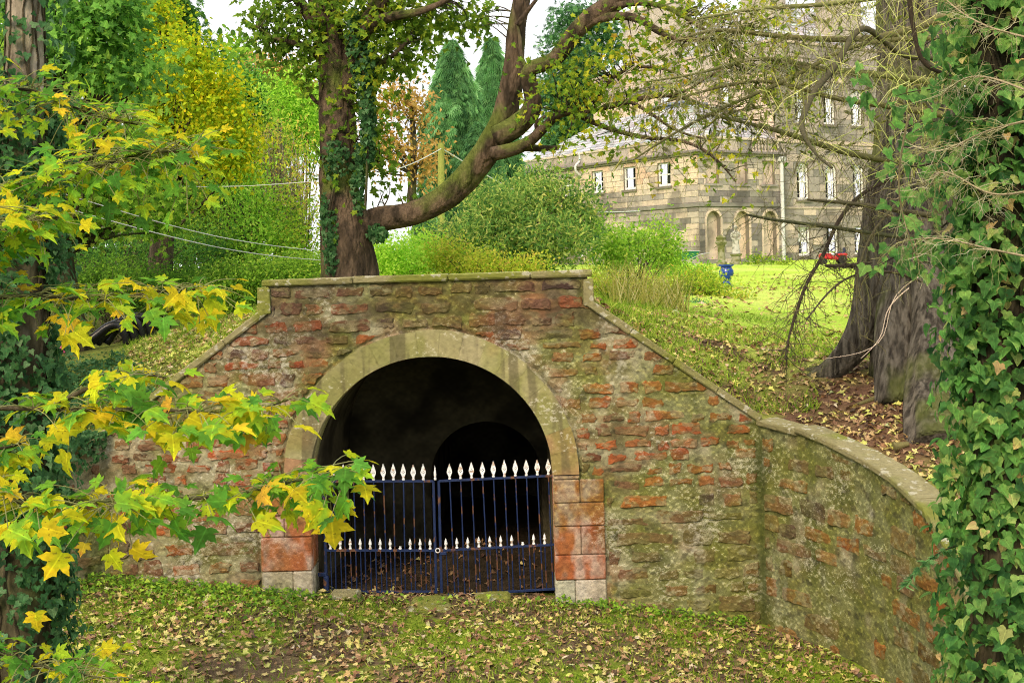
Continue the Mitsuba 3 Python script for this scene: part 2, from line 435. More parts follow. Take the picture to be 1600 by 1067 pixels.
MAPLE = tmpl([(0, .02), (.13, -.07), (.3, -.06), (.47, .03), (.37, .09), (.3, .17), (.42, .22), (.47, .33), (.6, .5), (.45, .49), (.36, .5), (.22, .45), (.2, .58), (.27, .7), (.15, .74), (.09, .84), (0, 1.0)], (0, .22), .1, .35)
IVY = tmpl([(0, .06), (.1, -.04), (.27, -.11), (.4, -.02), (.42, .08), (.56, .2), (.4, .31), (.27, .43), (.2, .64), (0, .95)], (0, .26), .16, .3)
IVY_B = tmpl([(0, .05), (.14, -.05), (.36, -.04), (.47, .12), (.44, .28), (.33, .45), (.2, .66), (0, .86)], (0, .3), .28, .45)
SYC = tmpl([(0, .02), (.3, -.05), (.4, .1), (.28, .2), (.52, .45), (.22, .5), (.16, .75), (0, 1)], (0, .25), .15, .4)
BLADE = tmpl([(0, 0), (.17, .3), (.2, .55), (0, 1.0)], (0, .42), .25, .25)
ROUND = tmpl([(0, 0), (.28, .2), (.34, .5), (.2, .8), (0, 1.0)], (0, .45), .2, .25)
CURLED = tmpl([(0, .02), (.3, -.05), (.4, .1), (.28, .2), (.52, .45), (.22, .5), (.16, .75), (0, 1)], (0, .25), .5, .7)
DIAMOND = (np.array([(0, 0, 0), (.3, .45, .06), (0, 1, -.08), (-.3, .45, .06)]), np.array([(0, 1, 2), (0, 2, 3)]), np.array([(.5, .05), (.9, .5), (.5, .95), (.1, .5)]))
_fr, _fu = [], []
for _a in np.linspace(-1.0, 1.0, 7):
    _l = 1 - .35 * abs(_a)
    _d = np.array([math.sin(_a * .8), math.cos(_a * .8)])
    _s = np.array([_d[1], -_d[0]]) * .05
    _fr += [np.r_[_d * .05, 0], np.r_[_d * _l * .5 + _s, .02], np.r_[_d * _l, -.12 * _l], np.r_[_d * _l * .5 - _s, .02]]
    _fu += [(.5, .1), (.7, .5), (.5, .9), (.3, .5)]
FROND = (np.array(_fr), np.array([t for i in range(7) for t in ((4 * i, 4 * i + 1, 4 * i + 2), (4 * i, 4 * i + 2, 4 * i + 3))]), np.array(_fu))
GRASS = (np.array([(-.03, 0, 0), (.03, 0, 0), (-.022, .5, .05), (.022, .5, .05), (0, 1, .22)]), np.array([(0, 1, 3), (0, 3, 2), (2, 3, 4)]), np.array([(.2, .05), (.8, .05), (.2, .5), (.8, .5), (.5, .95)]))


def scatter(tm, pos, tip, nrm, size, k, pal, stretch=None):
    """Copies of a leaf template as one mesh."""
    V, F, U = tm
    y = unit(tip)
    x = unit(np.cross(y, nrm))
    z = np.cross(x, y)
    n = len(pos)
    L = V[None] * np.broadcast_to(np.asarray(size, float).reshape(-1, 1, 1), (n, 1, 1))
    if stretch is not None: L = L * np.asarray(stretch)
    v = pos[:, None] + L[..., 0:1] * x[:, None] + L[..., 1:2] * y[:, None] + L[..., 2:3] * z[:, None]
    f = (F[None] + (np.arange(n) * len(V))[:, None, None]).reshape(-1, 3)
    kk = np.clip(np.asarray(k), 0, 63).astype(int)
    uv = U[None] + np.stack([np.broadcast_to(kk, (n,)), np.full(n, PAL[pal])], 1)[:, None]
    return v.reshape(-1, 3), f, uv.reshape(-1, 2)


def rv(n):
    return unit(rng.normal(size=(n, 3)))


def clouds(blobs, n, spread, per=14, gap=None, shell=.55):
    """Leaf places grouped in clumps through the volume of ellipsoids [(centre, radii)]; returns places, outward directions, clump tone 0..1."""
    w = np.array([np.prod(b[1]) ** .8 for b in blobs])
    m = max(1, n // per)
    which = rng.choice(len(blobs), m, p=w / w.sum())
    c, r = np.array([b[0] for b in blobs])[which], np.array([b[1] for b in blobs])[which]
    d = rv(m)
    q = c + d * r * (rng.random((m, 1)) ** shell)
    if gap:
        keep = meshkit.fbm(q / gap[0], 3, 3) > gap[1]
        q, d = q[keep], d[keep]
    tone = np.clip(.5 + .22 * rng.normal(size=len(q)), 0, 1)
    i = np.repeat(np.arange(len(q)), per)
    pos = q[i] + rng.normal(size=(len(i), 3)) * spread
    return pos, d[i], tone[i], q


def foliage(blobs, n, size, pal, k0=0, k1=63, spread=.2, tm=None, gap=None, per=14, droop=.4, shell=.55, stretch=None, face=.6):
    pos, out, tone, q = clouds(blobs, n, spread, per, gap, shell)
    m = len(pos)
    tip = unit(rv(m) + .5 * out - [0, 0, droop])
    nrm = unit(rv(m) * .7 + face * out + [0, 0, face])
    k = k0 + (k1 - k0) * np.clip(tone + .17 * rng.normal(size=m), 0, 1)
    return scatter(tm or BLADE, pos, tip, nrm, size * (.7 + .6 * rng.random(m)), k, pal, stretch), q


def limbs(root, targets, r0, r1=.004, sag=.1, sides=5, k=None, pal=None, n=6, wob=.06):
    out = []
    for t in targets:
        L = np.linalg.norm(t - root)
        mid = root + (t - root) * .5 + np.array([0, 0, sag * L]) + rng.normal(size=3) * wob * L
        out.append(tube(spl([root, mid, t], n), [r0, r1], sides, k=k, pal=pal))
    return out


def pb(px, py, rx, ry, Y, depth=None):
    """An ellipsoid seen at that pixel with those pixel radii."""
    s = FPX / Y
    return P(px, py, Y), np.array([rx / s, depth or (rx + ry) / 2 / s, ry / s])


# ---------------------------------------------------------------- the ground: the hollow in front of the wall, and the bank and lawn above it
X0, YF = -0.96, 14.3
ZT, ZE, HALF, HP = 3.55, 1.85, 3.68, 1.79          # parapet top, end of the sloping coping, half widths of wall and parapet


def low_z(x, y):
    """The hollow: falls to the right, and rises under the camera."""
    x, y = np.asarray(x, float), np.asarray(y, float)
    z = np.interp(x, [-9, -4.5, -2.3, .9, 2.75, 4, 8], [.5, .25, .0, -.15, -.46, -.5, -.5])
    z = z + 1.6 * np.clip((8.5 - y) / 7, 0, 1) ** 1.5 - .02 * np.clip(14 - y, 0, 4)
    return z + .06 * (meshkit.fbm(np.stack([x * .8, y * .8, x * 0], -1), 3, 2) - .5)


xs = np.r_[np.linspace(-60, -9, 18)[:-1], np.linspace(-9, 7, 161), np.linspace(7, 60, 18)[1:]]
ys = np.r_[np.linspace(-40, 4, 18)[:-1], np.linspace(4, 16, 121), np.linspace(16, 60, 12)[1:]]
gx, gy = np.meshgrid(xs, ys, indexing='ij')
i, j = np.meshgrid(np.arange(len(xs) - 1), np.arange(len(ys) - 1), indexing='ij')
a = i * len(ys) + j
quad = np.stack([a, a + len(ys), a + len(ys) + 1, a + 1], -1).reshape(-1, 4)
gz = low_z(gx, gy)
gz[(gy > 14.75)] = -1.2 + 0 * gz[(gy > 14.75)]
v = np.stack([gx, gy, gz], -1).reshape(-1, 3)
scene['ground'] = mikit.ply((v, np.vstack([quad[:, [0, 1, 2]], quad[:, [0, 2, 3]]])), 'ground_mat', smooth=True)
labels['ground'] = {'label': 'leaf strewn mossy ground of the hollow before the tunnel mouth', 'category': 'ground', 'kind': 'structure'}

# the curved wings: a plan curve from the end of the straight wall towards the viewer
cv = CubicSpline([0, .68, 1.36, 2.14, 2.8, 3.4, 4.0, 4.8, 6.0], np.array([(2.72, 14.3), (3.06, 13.72), (3.36, 13.1), (3.58, 12.35), (3.68, 11.7), (3.7, 11.1), (3.66, 10.5), (3.52, 9.7), (3.2, 8.5)]))
SL = 6.0


def cv_top(s): return np.interp(s, [0, .7, 1.4, 2.2, 3.0, 3.6, 4.4, 6.0], [1.84, 1.78, 1.64, 1.5, 1.3, 1.08, .8, .3])


def wing(s, z, d, side=1):
    s = np.asarray(s, float)
    c, t = cv(s), unit(cv(s, 1))
    n = np.stack([t[..., 1], -t[..., 0]], -1)
    q = c + n * np.asarray(d)[..., None]
    x = q[..., 0] if side > 0 else 2 * X0 - q[..., 0]
    return np.stack([x, q[..., 1], np.broadcast_to(z, x.shape)], -1)


# heights of the upper ground from what is seen of it
ctl = [(-.96 + t * 1.7, 14.8, 3.36) for t in (-1, 0, 1)]
for u in (.15, .5, .9):
    zz = 3.2 + (ZE - 3.2) * u
    ctl += [(X0 + HP + .08 + u * (HALF - HP - .08), 14.8, zz - .07), (X0 - HP - .08 - u * (HALF - HP - .08), 14.8, zz - .07 + .1)]
for s_ in (.3, 1.2, 2.2, 3.4, 4.8, 6.0):
    for sd in (1, -1):
        p = wing(s_, cv_top(s_) - .05, -.3, sd)
        ctl.append(tuple(p))
ctl += [(-.96, 18, 3.3), (-.96, 24, 3.25), (-2.4, 19, 3.3), (1.8, 18, 2.88), (4.75, 25, 2.72), (4.4, 18, 2.3), (4.5, 16, 2.22), (4.45, 14.4, 2.05), (4.5, 13.2, 1.72), (5.4, 12, 1.7), (7, 14, 2.1), (10, 18, 2.4), (10, 30, 2.78),
        (7.5, 44, 2.72), (12, 46, 2.8), (15, 60, 3.1), (10, 70, 3.3), (16, 72, 3.25), (18, 80, 3.4), (40, 80, 3.5), (0, 50, 3.3), (-10, 50, 3.4), (-30, 60, 3.5), (30, 30, 2.9), (-40, 20, 3.2), (-25, 25, 3.),
        (-5.2, 16.5, 2.45), (-7, 17, 2.4), (-6, 20, 2.6), (-10, 25, 2.7), (-4, 22, 3.0), (-9, 14, 2.2), (7, 9, 1.2), (9, 4, 1.4), (-9, 9, 1.2), (-11, 4, 1.4), (60, 120, 4), (-60, 120, 4), (0, 120, 4), (60, 0, 3), (-60, 0, 3), (0, 300, 5), (150, 300, 5), (-150, 300, 5), (0, 90, 3.6)]
ctl = np.array(ctl)
rbf = RBFInterpolator(ctl[:, :2], ctl[:, 2], smoothing=.02, kernel='thin_plate_spline')


def up_z(x, y):
    x, y = np.atleast_1d(np.asarray(x, float)), np.atleast_1d(np.asarray(y, float))
    q = np.stack([x.ravel(), y.ravel()], 1)
    z = rbf(q) + .1 * (meshkit.fbm(np.c_[q * .9, q[:, 0] * 0], 3, 8) - .5)
    return z.reshape(x.shape)


# its sheet runs from the back of the walls outwards
edge = [(-90, -40), (-30, -10), (-9, 2)] + [tuple(wing(s_, 0, -.22, -1)[:2]) for s_ in np.linspace(6, .25, 26)] + [(x, 14.66) for x in np.linspace(X0 - HALF + .1, X0 + HALF - .1, 60)] + \
       [tuple(wing(s_, 0, -.22)[:2]) for s_ in np.linspace(.25, 6, 26)] + [(9, 2), (30, -10), (90, -40)]
edge = np.array(edge)
far = []
for q in edge:
    a_ = math.atan2(q[0] - X0, max(q[1] - 6, -30) if abs(q[0]) < 8 else q[1] + 20)
    far.append((320 * math.sin(a_), 20 + 320 * max(math.cos(a_), -.1)))
far = np.array(far)
far[3:-3] = np.stack([np.interp(np.arange(len(edge) - 6), [0, 25, 85, len(edge) - 7], [-260, -170, 170, 260]), np.interp(np.arange(len(edge) - 6), [0, 25, 85, len(edge) - 7], [60, 320, 320, 60])], 1)
tt = np.linspace(0, 1, 150) ** 3.2
gp = edge[:, None] + tt[None, :, None] * (far - edge)[:, None]
n0, n1 = gp.shape[:2]
i, j = np.meshgrid(np.arange(n0 - 1), np.arange(n1 - 1), indexing='ij')
a = i * n1 + j
quad = np.stack([a, a + 1, a + n1 + 1, a + n1], -1).reshape(-1, 4)
v = np.dstack([gp, up_z(gp[..., 0], gp[..., 1])]).reshape(-1, 3)
f = np.vstack([quad[:, [0, 1, 2]], quad[:, [0, 2, 3]]])
if np.cross(v[f[:, 1]] - v[f[:, 0]], v[f[:, 2]] - v[f[:, 0]])[:, 2].mean() < 0: f = f[:, ::-1]
scene['lawn'] = mikit.ply((v, f), 'lawn_mat', smooth=True)
labels['lawn'] = {'label': 'lawn and leafy grass bank running from the walls up to the house', 'category': 'lawn', 'kind': 'structure'}

# ---------------------------------------------------------------- the tunnel front
AR, AZ = 1.352, 1.30


def front(x, z, d): return np.stack(np.broadcast_arrays(x, YF - np.asarray(d), z), -1)


def grid_face(M, s0, s1, z0, z1, inside, step, seed, amp=.014, groove=None):
    """A rough masonry face over (s, z), displaced, kept where inside(s, z)."""
    s, z = np.linspace(s0, s1, int((s1 - s0) / step) + 1), np.linspace(z0, z1, int((z1 - z0) / step) + 1)
    S, Z = np.meshgrid(s, z, indexing='ij')
    q = np.stack([S, Z, S * 0], -1)
    d = amp * 2 * (meshkit.fbm(q * 4.2, 4, seed) - .5) + amp * 1.3 * (meshkit.fbm(q * 17, 3, seed + 4) - .5)
    if groove is not None: d = d - .035 * groove(S, Z)
    v = M(S, Z, d).reshape(-1, 3)
    i, j = np.meshgrid(np.arange(len(s) - 1), np.arange(len(z) - 1), indexing='ij')
    keep = inside((S[:-1, :-1] + S[1:, 1:]) / 2, (Z[:-1, :-1] + Z[1:, 1:]) / 2)
    a = (i * len(z) + j)[keep]
    q = np.stack([a, a + len(z), a + len(z) + 1, a + 1], -1)
    f = np.vstack([q[:, [0, 1, 2]], q[:, [0, 2, 3]]])
    used, inv = np.unique(f, return_inverse=True)
    return v[used], inv.reshape(-1, 3)


def stone_mesh(poly, M, k, pal, proud, seed):
    """A rubble stone: its broken outline, a worn arris and an uneven face."""
    c = np.array(poly.centroid.coords[0])
    ring = np.array(poly.exterior.coords)[:-1]
    L = np.r_[0, np.cumsum(np.linalg.norm(np.diff(np.vstack([ring, ring[:1]]), axis=0), axis=1))]
    n = 22
    t = np.linspace(0, L[-1], n, endpoint=False)
    R = np.stack([np.interp(t, L, np.r_[ring[:, m], ring[0, m]]) for m in (0, 1)], 1)
    r = np.random.default_rng(seed)
    R = R + r.normal(size=R.shape) * .007
    tilt = r.normal(size=2) * .03
    rows = [(0, -.025), (.003, proud * .4), (.012, proud), (.04, proud * 1.1)]
    v = []
    half = min(np.ptp(R[:, 0]), np.ptp(R[:, 1])) / 2
    for inset, d in rows:
        A = c + (R - c) * (1 - min(inset / half, .8))
        v.append(M(A[:, 0], A[:, 1], np.full(n, d) + ((A - c) @ tilt + .0025 * r.normal(size=n) if d > 0 else 0)))
    v = np.vstack(v + [M(c[:1], c[1:], np.array([proud * 1.1]))])
    j = np.arange(n)
    f = []
    for q in range(len(rows) - 1):
        A, B = q * n, (q + 1) * n
        f += [np.stack([A + j, A + (j + 1) % n, B + (j + 1) % n], 1), np.stack([A + j, B + (j + 1) % n, B + j], 1)]
    A = (len(rows) - 1) * n
    f.append(np.stack([A + j, A + (j + 1) % n, j * 0 + len(v) - 1], 1))
    return v, np.vstack(f), flat_uv(len(v), k, pal)


def rubble(parent, M, region, s0, s1, z0, z1, tone, seed, keep=.8, course=.155):
    r = np.random.default_rng(seed)
    z = z0
    while z < z1:
        h = course * r.uniform(.8, 1.2) * (1.3 if z < 1.0 else 1)
        big = 1.35 if z < 1.0 else 1
        s = s0 - r.uniform(0, .3)
        while s < s1:
            w = (r.uniform(.12, .34) if r.random() < .8 else r.uniform(.36, .5)) * big
            gap, zo = r.uniform(.03, .1) * big, r.normal() * .01
            if r.random() < keep:
                hh = h * r.uniform(.55, .85)
                z_ = z + zo
                sl = r.normal(size=8) * .012
                cut = min(w, hh) * .22
                pts = [(s + cut * r.random(), z_ + sl[0]), (s + w - cut * r.random(), z_ + sl[1]), (s + w + sl[2], z_ + cut * r.random()), (s + w + sl[3], z_ + hh - cut * r.random()), (s + w - cut * r.random(), z_ + hh + sl[4]), (s + w * .5, z_ + hh + sl[7]),
                       (s + cut * r.random(), z_ + hh + sl[5]), (s + sl[6], z_ + hh - cut * r.random()), (s + sl[2], z_ + cut * r.random())]
                p = Polygon(pts).buffer(0).intersection(region)
                p = max(getattr(p, 'geoms', [p]), key=lambda g: g.area)
                if p.geom_type == 'Polygon' and p.area > .005:
                    c = p.centroid
                    k = np.clip(tone(c.x, c.y, r) + .25 * r.normal(), 0, 8) * 7.6
                    part(parent, 'stone', stone_mesh(p, M, int(k), 'stone', r.uniform(.008, .026), int(r.integers(1e9))), 'masonry')
            s += w + gap
        z += h + r.uniform(.0, .015)


outline = Polygon([(X0 - HALF, -.9), (X0 + HALF, -.9), (X0 + HALF, ZE), (X0 + HP + .06, 3.2), (X0 + HP, 3.2), (X0 + HP, ZT), (X0 - HP, ZT), (X0 - HP, 3.2), (X0 - HP - .06, 3.2), (X0 - HALF, ZE)])
arch_hole = unary_union([Point(X0, AZ).buffer(AR, 64), sbox(X0 - AR, -2, X0 + AR, AZ)])
ring_zone = unary_union([Point(X0, AZ).buffer(AR + .3, 48), sbox(X0 - AR - .3, -2, X0 + AR + .3, AZ)])
pier_zone = unary_union([sbox(X0 - AR - .57, -2, X0 - AR, 1.12), sbox(X0 + AR, -2, X0 + AR + .57, 1.24)])

portal = thing('tunnel_portal', 'red rubble stone tunnel front with a round arch and stepped parapet', 'tunnel entrance')


def in_front(s, z):
    top = np.where(np.abs(s - X0) < HP, ZT - .01, np.interp(np.abs(s - X0), [HP, HP + .06, HALF], [3.2, 3.2, ZE]) - .01)
    r2 = np.hypot(s - X0, z - AZ)
    hole = (r2 < AR + .14) | ((np.abs(s - X0) < AR + .14) & (z < AZ))
    return (z < top) & ~hole


def ring_groove(S, Z):
    """The open joint round the ring and down beside the piers."""
    r = np.hypot(S - X0, Z - AZ)
    a = np.exp(-((r - AR - .315) / .018) ** 2) * (Z > AZ - .1)
    b = np.exp(-((np.abs(S - X0) - AR - .59) / .018) ** 2) * (Z < 1.26)
    return np.maximum(a, b) * (.4 + 1.2 * meshkit.fbm(np.stack([S * 3, Z * 3, S * 0], -1), 2, 6))


part(portal, 'wall_face', grid_face(front, X0 - HALF - .03, X0 + HALF + .03, -.9, ZT, in_front, .022, 5, groove=ring_groove), 'mortar', smooth=True)
part(portal, 'wall_core', extrude(outline.difference(arch_hole.buffer(.02)), -.42, -.05, front), 'mortar')


def tone_front(x, z, r):
    if z > 2.75: return r.choice([.2, .6, 1, 1.4, 2, 3, 2.4])
    if x > .6 and z > .85 and x < 2.0: return r.choice([3, 3.5, 4, 4.3, 5, 2, 8])
    if x > .9: return r.choice([1, 1.4, 6.6, 7, 2, 2.4, 8, 7.2]) if z < 1.1 else r.choice([3, 5, 4, 8, 2])
    return r.choice([1, 2, 2.5, 3, 5, 5.5, 8, 4])


free = outline.buffer(-.05).difference(unary_union([ring_zone, pier_zone]).buffer(.035))
rubble(portal, front, free, X0 - HALF, X0 + HALF, -.5, ZT - .1, tone_front, 21, keep=.93, course=.148)

# the ring of voussoirs
NV = 19
for q in range(NV):
    a0, a1 = math.pi * q / NV + .0007, math.pi * (q + 1) / NV - .0007
    th = np.linspace(a0, a1, 7)
    ro = AR + .295 + .005 * rng.normal()
    pr = .05 + .003 * rng.normal()
    pts = [(X0 + AR * math.cos(t), AZ + AR * math.sin(t)) for t in th] + [(X0 + ro * math.cos(t), AZ + ro * math.sin(t)) for t in th[::-1]]
    m = extrude(Polygon(pts).buffer(-.006).buffer(.006, 3), -.47, pr, front)
    part(portal, 'voussoir', (*m, flat_uv(len(m[0]), int(rng.integers(0, 50)) if 1 < q < NV - 1 else 62, 'ring')), 'ring_stone')


def quoin(x0, x1, z0, z1, k, d=.035):
    m = cbox(x0 + .003, x1 - .003, YF - d - .004 * rng.random(), YF + .45, z0 + .004, z1 - .004, .012)
    part(portal, 'pier_block', (*m, flat_uv(len(m[0]), k, 'pier')), 'dressed')


for sd in (-1, 1):
    zs = [-.35, .12, .4, .72, .98, 1.24] if sd > 0 else [-.35, .3, .68, .92, 1.12]
    for q, (za, zb) in enumerate(zip(zs[:-1], zs[1:])):
        k = int(rng.integers(0, 12)) if q == 0 else int(rng.integers(44, 63))
        i0, i1 = X0 + sd * AR, X0 + sd * (AR + .57)
        if q % 2 == 0:
            mid = X0 + sd * (AR + (.22 if q == 0 else .3))
            quoin(min(i0, mid), max(i0, mid), za, zb, k)
            quoin(min(mid, i1), max(mid, i1), za, zb, min(63, k + 5), .028)
        else:
            quoin(min(i0, i1), max(i0, i1), za, zb, k)
    if zs[-1] < AZ:
        quoin(min(X0 + sd * AR, X0 + sd * (AR + .3)), max(X0 + sd * AR, X0 + sd * (AR + .3)), zs[-1], AZ - .003, 45, .03)


def slab(p0, p1, thick, out=.06, back=.44):
    """A coping slab between two points of the wall's front edge (its top line)."""
    p0, p1 = np.asarray(p0, float), np.asarray(p1, float)
    up = np.array([-(p1 - p0)[2], 0, (p1 - p0)[0]])
    up = unit(up) * thick
    m = obox(p0 + [0, -out, 0] - up, p1 - p0, [0, out + back, 0], up, .014)
    return m


def jit(m, a=.004):
    return m[0] + rng.normal(size=m[0].shape) * a, m[1]


xs_ = [X0 - HP - .05, -1.78, -.72, .2, X0 + HP + .06]
for q in range(4):
    h = [.0, .012, .016, .022][q]
    part(portal, 'coping_slab', jit(slab((xs_[q] + .004, YF, ZT + h), (xs_[q + 1] - .004, YF, ZT + h + .006), .075)), 'coping')
for sd in (-1, 1):
    xa = X0 + sd * (HP + .03)
    part(portal, 'parapet_end', jit(cbox(min(xa - .07, xa + .01), max(xa - .01, xa + .07) if sd < 0 else xa + .045, YF - .05, YF + .43, 3.17, ZT - .08, .012)), 'coping')
    nS = 4
    for q in range(nS):
        u0, u1 = q / nS, (q + 1) / nS
        A = np.array([X0 + sd * (HP + .03 + (HALF - HP) * u0), YF, 3.24 + (ZE + .04 - 3.24) * u0])
        B = np.array([X0 + sd * (HP + .03 + (HALF - HP) * u1), YF, 3.24 + (ZE + .04 - 3.24) * u1])
        g = (B - A) * .004
        if sd > 0: m = slab(A + g, B - g, .08)
        else: m = slab(B - g, A + g, .08)
        part(portal, 'coping_slab', jit(m), 'coping')

# the vault behind the arch, its floor and the low inner arch
th = np.linspace(0, np.pi, 41)
prof = [(X0 + (AR + .03) * math.cos(t), AZ + (AR + .03) * math.sin(t)) for t in th]
prof = [(prof[0][0], -1.0)] + prof + [(prof[-1][0], -1.0)]
prof = np.array(prof)
yy = np.linspace(YF + .4, 18.0, 30)
PX_, YY_ = np.meshgrid(np.arange(len(prof)), yy, indexing='ij')
v = np.stack([prof[PX_, 0], YY_, prof[PX_, 1]], -1)
v = v + .02 * (meshkit.fbm(v * 3, 3, 4)[..., None] - .5)
n1 = len(yy)
i, j = np.meshgrid(np.arange(len(prof) - 1), np.arange(n1 - 1), indexing='ij')
a = i * n1 + j
qd = np.stack([a, a + 1, a + n1 + 1, a + n1], -1).reshape(-1, 4)
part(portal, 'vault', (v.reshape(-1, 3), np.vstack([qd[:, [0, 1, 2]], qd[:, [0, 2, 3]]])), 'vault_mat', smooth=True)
IX, IR, IZ = -.44, .78, .68
inner = unary_union([Point(IX, IZ).buffer(IR, 32), sbox(IX - IR, -2, IX + IR, IZ)])
back = sbox(X0 - 1.6, -1.2, X0 + 1.6, 3.0).difference(inner)
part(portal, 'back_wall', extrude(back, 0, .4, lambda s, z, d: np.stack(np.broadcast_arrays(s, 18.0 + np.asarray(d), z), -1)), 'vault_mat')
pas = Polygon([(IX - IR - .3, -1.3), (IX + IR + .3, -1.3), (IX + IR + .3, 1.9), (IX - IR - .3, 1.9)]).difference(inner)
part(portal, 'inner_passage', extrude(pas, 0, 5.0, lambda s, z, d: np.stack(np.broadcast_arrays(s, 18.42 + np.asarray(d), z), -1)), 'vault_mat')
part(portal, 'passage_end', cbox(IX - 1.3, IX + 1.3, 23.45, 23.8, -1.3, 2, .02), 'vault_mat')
fx, fy = np.meshgrid(np.linspace(X0 - 1.4, X0 + 1.4, 40), np.linspace(YF + .35, 23.5, 70), indexing='ij')
heap = .28 * np.exp(-((fx + .55) / .45) ** 2 - ((fy - 16.3) / .8) ** 2) + .06 * meshkit.fbm(np.stack([fx * 3, fy * 3, fx * 0], -1), 3, 6)
fz = np.interp(fy, [14.6, 15.2, 18, 23], [-.1, -.12, -.3, -.6]) + heap
n1 = 70
i, j = np.meshgrid(np.arange(39), np.arange(69), indexing='ij')
a = i * n1 + j
qd = np.stack([a, a + n1, a + n1 + 1, a + 1], -1).reshape(-1, 4)
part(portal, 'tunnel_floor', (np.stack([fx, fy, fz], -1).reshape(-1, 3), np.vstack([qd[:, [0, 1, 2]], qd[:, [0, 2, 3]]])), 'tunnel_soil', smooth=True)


# ---------------------------------------------------------------- the curved wings
def tone_wing(x, z, r): return r.choice([3, 3.6, 4, 5, 8, 8, 1, 2, 6])


def make_wing(side, label, n_seed):
    t = thing('curved_wall', label, 'retaining wall')
    M = lambda s, z, d: wing(s, z, d, side)  # noqa: E731
    part(t, 'wall_face', grid_face(M, -.05, SL, -.95, 1.84, lambda s, z: z < cv_top(s) - .03, .026, n_seed), 'mortar', smooth=True)
    ss_ = np.linspace(0, SL, 60)
    rows = [M(ss_, np.full(60, -.95), np.full(60, -.03)), M(ss_, cv_top(ss_) - .05, np.full(60, -.03)), M(ss_, cv_top(ss_) - .05, np.full(60, -.25)), M(ss_, np.full(60, -.95), np.full(60, -.25))]
    v = np.stack(rows, 1).reshape(-1, 3)
    i, j = np.meshgrid(np.arange(59), np.arange(4), indexing='ij')
    q = np.stack([i * 4 + j, i * 4 + (j + 1) % 4, (i + 1) * 4 + (j + 1) % 4, (i + 1) * 4 + j], -1).reshape(-1, 4)
    part(t, 'wall_core', (v, np.vstack([q[:, [0, 1, 2]], q[:, [0, 2, 3]], [[0, 1, 2], [0, 2, 3], [236, 237, 238], [236, 238, 239]]])), 'mortar')
    reg = Polygon([(0.05, -1)] + [(SL, -1)] + [(s, float(cv_top(s)) - .08) for s in np.linspace(SL, .05, 30)])
    rubble(t, M, reg, .05, SL if side > 0 else 3.0, -.75, 1.75, tone_wing, n_seed + 3, keep=.6, course=.18)
    cuts = [0, .62, 1.75, 2.75, 3.7, 4.8, 6.0]
    for a, b in zip(cuts[:-1], cuts[1:]):
        s = np.linspace(a + .004, b - .004, 12)
        zt = cv_top(s) + .045
        pr = [(-.27, -.085), (-.27, -.012), (-.258, 0), (.045, 0), (.056, -.012), (.056, -.052), (.045, -.066)]
        if a == 0: zt = zt - .03
        v = np.stack([M(s, zt + dz, np.full(12, d)) for d, dz in pr], 1).reshape(-1, 3)
        v = v + rng.normal(size=v.shape) * .002
        m = len(pr)
        i, j = np.meshgrid(np.arange(11), np.arange(m), indexing='ij')
        q = np.stack([i * m + j, i * m + (j + 1) % m, (i + 1) * m + (j + 1) % m, (i + 1) * m + j], -1).reshape(-1, 4)
        caps = [[0, x, x + 1] for x in range(1, m - 1)] + [[11 * m, 11 * m + x, 11 * m + x + 1] for x in range(1, m - 1)]
        part(t, 'coping_slab', (v, np.vstack([q[:, [0, 1, 2]], q[:, [0, 2, 3]], caps])), 'coping')
    return t


make_wing(1, 'mossy rubble retaining wall curving forward right of the tunnel front', 31)
make_wing(-1, 'rubble retaining wall curving forward behind the ivy clad trunk on the left', 47)

# ---------------------------------------------------------------- the gates
GY = YF + .22


def rod(x, z0, z1, r, y=GY, lean=0.0, sides=6):
    return tube([(x + lean, y, z0), (x, y, z1)], r, sides)


def spear(x, z, h, y=GY, broken=False, big=True):
    """A cast spearhead on a collar; the large ones are flat leaves with a raised rim and pierced centre."""
    w = .031 if big else .02
    neck = lathe([(0, 0), (.016, 0), (.018, .012), (.011, .022), (.013, .034), (0, .036)], np.array([x, y, z]), 8)
    if broken: return neck
    b = z + .03
    if not big:
        return join([neck, lathe([(0, b - z), (w * .55, b - z + .01), (w, b - z + h * .22), (w * .62, b - z + h * .5), (.0, h)], np.array([x, y, z]), 6)])
    hh = h - .03
    out = Polygon([(0, 0), (.012, .004), (w, hh * .33), (w * .85, hh * .5), (w * .4, hh * .78), (0, hh), (-w * .4, hh * .78), (-w * .85, hh * .5), (-w, hh * .33), (-.012, .004)])
    hole = unary_union([Point(0, hh * .3).buffer(.0055, 4), Point(-.013, hh * .36).buffer(.005, 4), Point(.013, hh * .36).buffer(.005, 4), Point(0, hh * .45).buffer(.0055, 4)])
    M = lambda s, q, d: np.stack(np.broadcast_arrays(x + s, y - np.asarray(d), b + q), -1)  # noqa: E731
    body = extrude(out.difference(hole), -.006, .006, M)
    rim = extrude(out.difference(out.buffer(-.006)), -.01, .01, M)
    return join([neck, body, rim])


